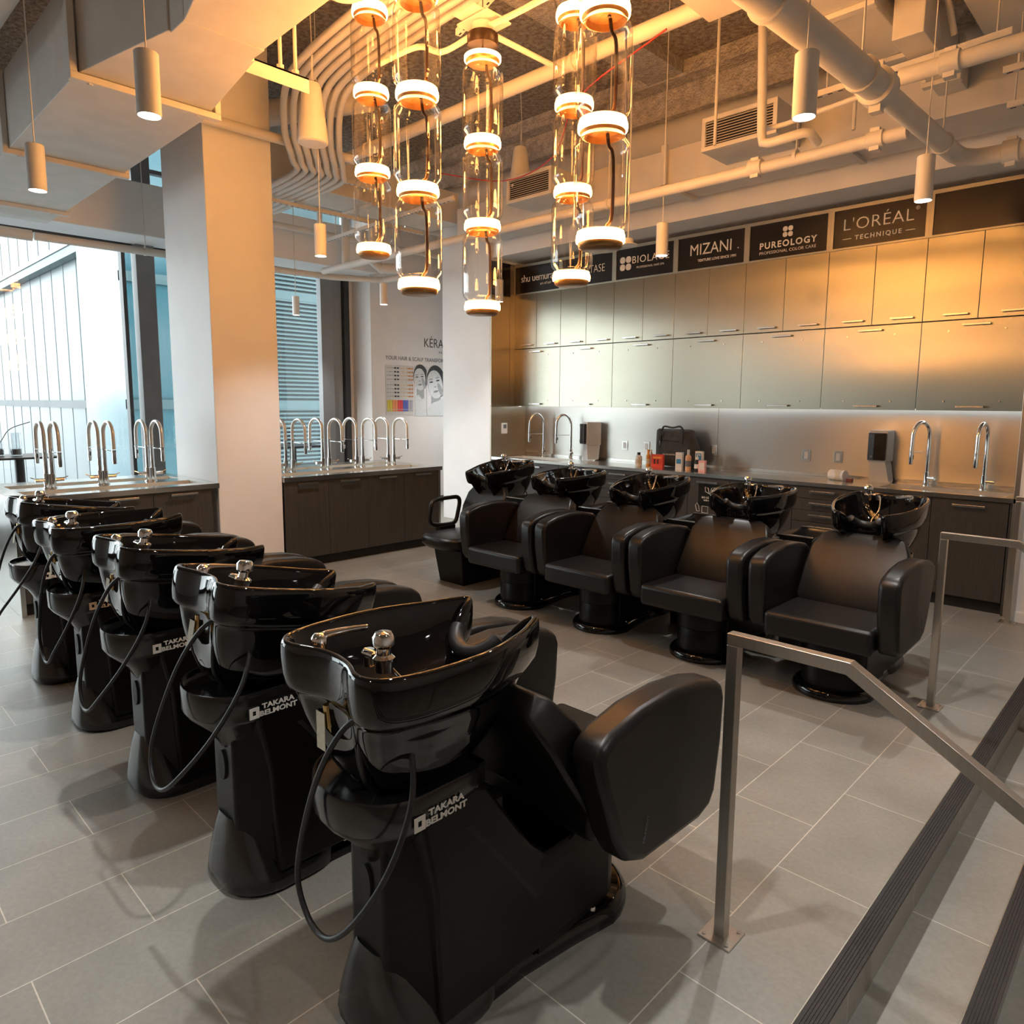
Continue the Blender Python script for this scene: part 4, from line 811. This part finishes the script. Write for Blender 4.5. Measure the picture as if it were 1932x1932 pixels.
# ================================================================ ON THE BACK COUNTER
def dispenser(x, label, yaw):
    u = thing('towel_dispenser', label, 'dispenser', (x, 7.34, ZT), R(yaw), 'paper towel dispensers on stands')
    MB().box(-.085,.085,-.06,.14,.20,.50).obj('housing', 'dispenser_grey', u, bevel=.008)
    f = MB().prism([(-.078,-.064),(-.078,-.10),(-.02,-.115),(.078,-.10),(.078,-.064)], 2, .215, .475).obj('front_cover', 'dispenser_black', u, bevel=.006)
    text('cover_lettering', 'enMotion', .014, (-.045, -.1125, .452), (R(90),0,R(-8)), 'letter_grey', f)
    MB().tube([(-.04,-.112,.25),(-.04,-.114,.25)], .012, 12).obj('sensor_mark', 'letter_grey', f)
    MB().rings([[(-.07,-.05,0),(.13,-.05,0),(.13,.0,0),(-.07,.0,0)], [(-.07,-.05,.02),(.11,-.05,.02),(.11,.10,.02),(-.07,.10,.02)], [(-.07,-.05,.20),(.07,-.05,.20),(.07,.13,.20),(-.07,.13,.20)]]).obj('stand', 'dispenser_grey', u)
dispenser(-2.20, 'right hand grey and black paper towel dispenser on a tapered stand', 0)
dispenser(-5.74, 'left hand grey and black paper towel dispenser by the two left taps', -32)
for x, lb in ((-5.27,'steel switch plate right of the left towel dispenser'), (-4.94,'steel outlet plate behind the orange bottle'), (-4.02,'steel outlet plate right of the tote bag'), (-2.955,'left one of the two steel outlet plates near the right dispenser'), (-2.63,'steel outlet plate just left of the white cup')):
    u = thing('outlet_plate', lb, 'outlet', (x, 7.488, 1.18), group='steel outlet plates on the backsplash')
    MB().box(-.045,.045,-.006,0,-.06,.06).obj('plate', 'handle_steel', u, bevel=.002); MB().box(-.02,.02,-.010,-.006,-.038,.038).obj('socket', 'dispenser_grey', u, bevel=.001)
u = thing('thermostat', 'small white thermostat with a grey screen on the steel side panel', 'thermostat', (XS+.012, 7.04, 1.355))
MB().box(0,.02,-.055,.055,-.075,.075).obj('case', 'white_plastic', u, bevel=.006); MB().box(.02,.021,-.03,.03,.0,.055).obj('screen', 'letter_grey', u)
# tote bag
u = thing('tote_bag', 'black cloth tote bag with a zip pocket leaning on the backsplash', 'bag', (-4.42, 7.33, ZT))
def bagr(w0, w1, d, z, sag=0): return [(-w0,-d,z),(-w0*.5,-d*1.15,z-sag),(0,-d*1.2,z-sag*.6),(w1*.5,-d*1.15,z-sag),(w1,-d,z),(w1,d,z),(0,d*1.1,z-sag),(-w0,d,z)]
MB().rings([bagr(.24,.30,.07,0), bagr(.255,.32,.09,.05), bagr(.26,.32,.10,.20), bagr(.265,.27,.09,.33), bagr(.275,.235,.06,.42,.01), bagr(.28,.235,.03,.455,.015)]).obj('body', 'bag_cloth', u, smooth=60, sub=2)
for s_ in (-.17, .12): MB().box(s_-.018, s_+.018, -.108, -.10, .20, .45).obj('strap', 'bag_cloth', u, bevel=.003)
MB().tube(smooth_path([(-.17,-.06,.43),(-.13,-.07,.475),(-.02,-.07,.462),(.08,-.07,.478),(.12,-.06,.43)], 5), .011, 8).obj('handle', 'bag_cloth', u, smooth=60)
MB().tube(smooth_path([(-.20,-.125,.03),(-.19,-.125,.26),(-.14,-.12,.315),(.09,-.12,.305)], 4), .0035, 6).obj('zip', 'toe_black', u); MB().box(-.152,-.146,-.132,-.126,.25,.31).obj('zip_pull', 'chrome', u)
text('lettering', 'SALON CENTRIC', .024, (-.02, -.131, .15), FY, 'letter_white', u, sx=.95)
# bottles and boxes
def bottle(x, y, r, h, body, cap, label, capr=.5, caph=.03, band=None, name='bottle'):
    u = thing(name, label, 'bottle', (x, y, ZT), group='hair products on the back counter')
    MB().lathe([(0,0),(r*.92,0),(r,.006),(r,h*.84),(r*.8,h*.93),(r*capr,h),(0,h)], n=20).obj('body', body, u, smooth=40)
    MB().lathe([(r*capr*1.1,0),(r*capr*1.1,caph),(0,caph)], (0,0,h), 16, True).obj('cap', cap, u, smooth=40)
    if band: MB().lathe([(r+.0006,h*.25),(r+.0006,h*.62)], n=20).obj('print_band', band, u, smooth=60)
    return u
def carton(x, y, w_, d_, h, body, label, band, z0=.3, z1=.6):
    u = thing('product_box', label, 'box', (x, y, ZT), R(8), 'hair products on the back counter'); MB().box(-w_/2,w_/2,-d_/2,d_/2,0,h).obj('carton', body, u, bevel=.0015)
    MB().box(-w_*.36,w_*.36,-d_/2-.0008,-d_/2,h*z0,h*z1).obj('print_panel', band, u); return u
bottle(-4.765,7.06,.040,.135,'white_plastic','toe_black','white bottle with a black cap, leftmost on the back counter',.45,.03,'paper_tag')
bottle(-4.66,7.16,.022,.17,'white_plastic','white_plastic','thin white tube behind the orange bottle')
bottle(-4.625,7.05,.026,.155,'amber_bottle','tape_orange','slim amber bottle with an orange cap beside the red box',.5,.05,'paper_tag')
u = carton(-4.50,7.06,.145,.05,.155,'red_box','bright red carton picturing two dark bottles','tape_orange',.70,.84)
for s_ in (-.03,.012): MB().box(s_-.011,s_+.011,-.0268,-.0255,.045,.10).obj('printed_bottle', 'dark_red', u)
carton(-4.195,7.03,.078,.05,.195,'white_plastic','tall white carton with a blue print right of the tote bag','blue_print',.35,.62)
bottle(-4.09,7.04,.033,.175,'peach_bottle','white_plastic','tall peach spray bottle with a white nozzle',.4,.055,'letter_grey')
carton(-3.985,7.10,.085,.05,.215,'letter_white','tall carton with blue pattern behind the pump bottle','blue_print',.1,.9)
b = bottle(-3.955,7.00,.030,.13,'toe_black','white_plastic','dark bottle with a white pump top',.45,.03,'letter_white')
MB().tube([(0,0,.155),(0,0,.185),(.035,0,.18)], .006, 8).obj('pump', 'white_plastic', b)
carton(-3.885,6.99,.075,.05,.125,'pink_box','small pink carton at the right end of the hair products','letter_white',.2,.8)
u = thing('plastic_cup', 'white plastic tub lying with dark red clips beside the right dispenser', 'tub', (-2.52, 7.22, ZT))
MB().tube([(-.08,0,.052),(.075,-.04,.052)], [.050,.052], 20).obj('tub', 'white_plastic', u, smooth=40)
MB().tube([(-.02,-.012,.052),(.05,-.033,.052)], .0535, 20).obj('wrap_label', 'paper_tag', u, smooth=40)
MB().box(.09,.15,-.07,-.03,0,.03).obj('clip', 'dark_red', u, bevel=.005)

# ================================================================ HIGH TABLES BY THE WINDOW
def table(x, y, label, w_):
    u = thing('bistro_table', label, 'table', (x, y, 0), group='black high tables by the window')
    MB().prism(rrect(w_, .62, .05, 4), 2, 1.105, 1.125).obj('tabletop', 'table_black', u, bevel=.003)
    MB().tube([(0,0,.02),(0,0,1.105)], .045, 16).obj('pole', 'table_black', u, smooth=60); MB().lathe([(0,0),(.25,0),(.25,.012),(.06,.03),(0,.03)], n=28).obj('base', 'table_black', u, smooth=40)
    return u
table(-8.85, 1.68, 'black high table with jars at the left edge, seen through the gooseneck taps', .66)
table(-8.75, 4.75, 'black high table behind the taps of the far island', .6)
for x, y, h, lb in ((-8.93, 1.52, .16, 'glass jar with dried stems on the high table'), (-8.85, 1.66, .24, 'tall glass cylinder jar next to the one with stems')):
    u = thing('glass_jar', lb, 'jar', (x, y, 1.125)); MB().lathe([(0,.003),(.05,.003),(.052,.01),(.052,h),(.049,h),(.049,.012),(0,.012)], n=24).obj('glass', 'jar_glass', u, smooth=40)
    MB().lathe([(0,.014),(.047,.014),(.047,.07),(0,.07)], n=24).obj('filling', 'letter_grey', u, smooth=40)
u = thing('dried_stems', 'two thin curved white stems standing in a glass jar', 'stems', (-8.93, 1.52, 1.145))
for s_, e in ((-1, .20), (1, .30)): MB().tube(smooth_path([(0,-s_*.02,.05),(0,s_*.04,.15),(0,s_*.12,.26),(0,s_*e,.30+.03*s_)], 5), .005, 6).obj('stem', 'hose_grey', u, smooth=60)
u = thing('desk_ornament', 'dark coiled ornament with a white puff on the table behind the far taps', 'ornament', (-8.75, 4.72, 1.125))
for k in range(5): MB().tube([(.05*math.cos(a_*R(30)), .05*math.sin(a_*R(30)), .03+.05*k) for a_ in range(12)], .010, 8, closed=True).obj('coil', 'window_frame', u, smooth=60)
MB().lathe([(0,.24),(.03,.25),(.04,.28),(.03,.31),(0,.32)], (0,-.12,0), 14).tube([(0,-.05,.1),(0,-.12,.25)], .006, 6).obj('puff', 'white_plastic', u, smooth=60)

# ================================================================ POSTER WALL GRAPHICS
XP = -9.349
u = thing('wall_poster', 'hair colour chart and two black and white faces on the far white wall', 'poster', (XP, 6.70, 1.50))
T = lambda n_, b, s, y, z, m_, **k: text(n_, b, s, (.002, y, z), FX, m_, u, **k)
T('lettering', 'KÉRASTASE', .21, 1.24, 1.185, 'letter_dark', sx=.84, off=-.001); T('lettering', 'PARIS', .05, 1.20, 1.045, 'letter_dark', space=1.5)
T('lettering', 'YOUR HAIR & SCALP TRANSFORMATION', .088, .02, .91, 'letter_grey', align='LEFT', sx=.93)
MB().box(0,.004,.01,.565,.0,.80).obj('chart_board', 'chart_board', u)
def dots(n_, m_, ys, zs, w_=.035, h_=.022):
    m = MB()
    for y in ys:
        for z in zs: m.prism([(y+w_/2*math.cos(R(a)), z+h_/2*math.sin(R(a))) for a in range(0,360,45)], 0, .0045, .008)
    m.obj(n_, m_, u)
rows = [.755,.695,.635,.575,.485,.425,.365,.305]
dots('grey_swatches', 'sw_grey', (.05,.10,.145), rows, .04, .012); dots('black_swatches', 'sw_black', (.20,.255), rows, .045, .028); dots('cream_swatches', 'sw_cream', (.325,.375,.41), rows)
dots('tan_swatches', 'sw_tan', (.45,), rows); dots('copper_swatches', 'sw_copper', (.49,.54), rows, .045, .028)
for k, m_ in enumerate(('sw_yellow','sw_yellow','sw_orange','sw_orange','sw_red','sw_red','sw_blue','sw_blue','sw_silver','sw_silver')):
    MB().box(.0045,.010,.035+k*.052,.035+k*.052+.046,.10,.245).box(.0045,.010,.035+k*.052,.035+k*.052+.046,.065,.09).obj('tress', m_, u)
ph = MB().box(0,.004,.585,1.62,-.02,.80).obj('photo_print', 'photo_bg', u)
def blob(n_, m_, cy, cz, ry, rz, x, rot=0, pw=2, par=None, kk=28):
    P_ = []
    for a in range(kk):
        t = 2*math.pi*a/kk; cc, ss = math.cos(t), math.sin(t)
        y = ry*math.copysign(abs(cc)**(2/pw), cc); z = rz*math.copysign(abs(ss)**(2/pw), ss)
        P_.append((cy+y*math.cos(rot)-z*math.sin(rot), cz+y*math.sin(rot)+z*math.cos(rot)))
    return MB().prism(P_, 0, x, x+.0012).obj(n_, m_, ph)
def poly(n_, m_, pts, x): return MB().prism(pts, 0, x, x+.0012).obj(n_, m_, ph)
def face(cy, cz, k, rot, sh):
    poly('printed_neck', 'photo_mid', [(cy-.07*k,cz-.1*k),(cy+.09*k,cz-.1*k),(cy+.10*k,cz-.40*k),(cy+.02*k,cz-.42*k),(cy-.08*k,cz-.38*k)], .0045)
    poly('printed_shoulder', 'photo_light', sh, .0058)
    blob('printed_hair', 'photo_dark', cy+.02*k, cz+.05*k, .165*k, .225*k, .0062, rot)
    blob('printed_face', 'photo_light', cy-.005*k, cz+.01*k, .130*k, .195*k, .0075, rot, 2.2)
    blob('printed_cheek_shade', 'photo_mid', cy+.085*k, cz-.06*k, .035*k, .10*k, .0088, rot+.25)
    c_, s_ = math.cos(rot), math.sin(rot); Q = lambda a, b: (cy+(a*c_-b*s_)*k, cz+(a*s_+b*c_)*k)
    for a in (-.065,.055):
        p_ = Q(a,.055); blob('printed_eye', 'photo_dark', p_[0], p_[1], .032*k, .010*k, .010, rot-.1)
        p_ = Q(a,.095); blob('printed_brow', 'photo_mid', p_[0], p_[1], .042*k, .009*k, .010, rot)
    p_ = Q(-.01,-.02); blob('printed_nose', 'photo_mid', p_[0], p_[1], .018*k, .012*k, .010, rot)
    p_ = Q(-.012,-.085); blob('printed_lips', 'photo_mid', p_[0], p_[1], .042*k, .018*k, .010, rot); blob('printed_lip_line', 'photo_dark', p_[0], p_[1], .040*k, .003*k, .0115, rot)
face(.70,.58,.92,.10,[(.60,-.01),(.60,.30),(.66,.34),(.74,.26),(.82,.30),(.835,.20),(.835,-.01)])
poly('printed_divider', 'photo_bg', [(.838,-.01),(.848,-.01),(.848,.79),(.838,.79)], .012)
face(1.03,.50,1.22,.22,[(.86,-.01),(.88,.12),(.96,.20),(1.10,.24),(1.25,.33),(1.35,.25),(1.35,-.01)])
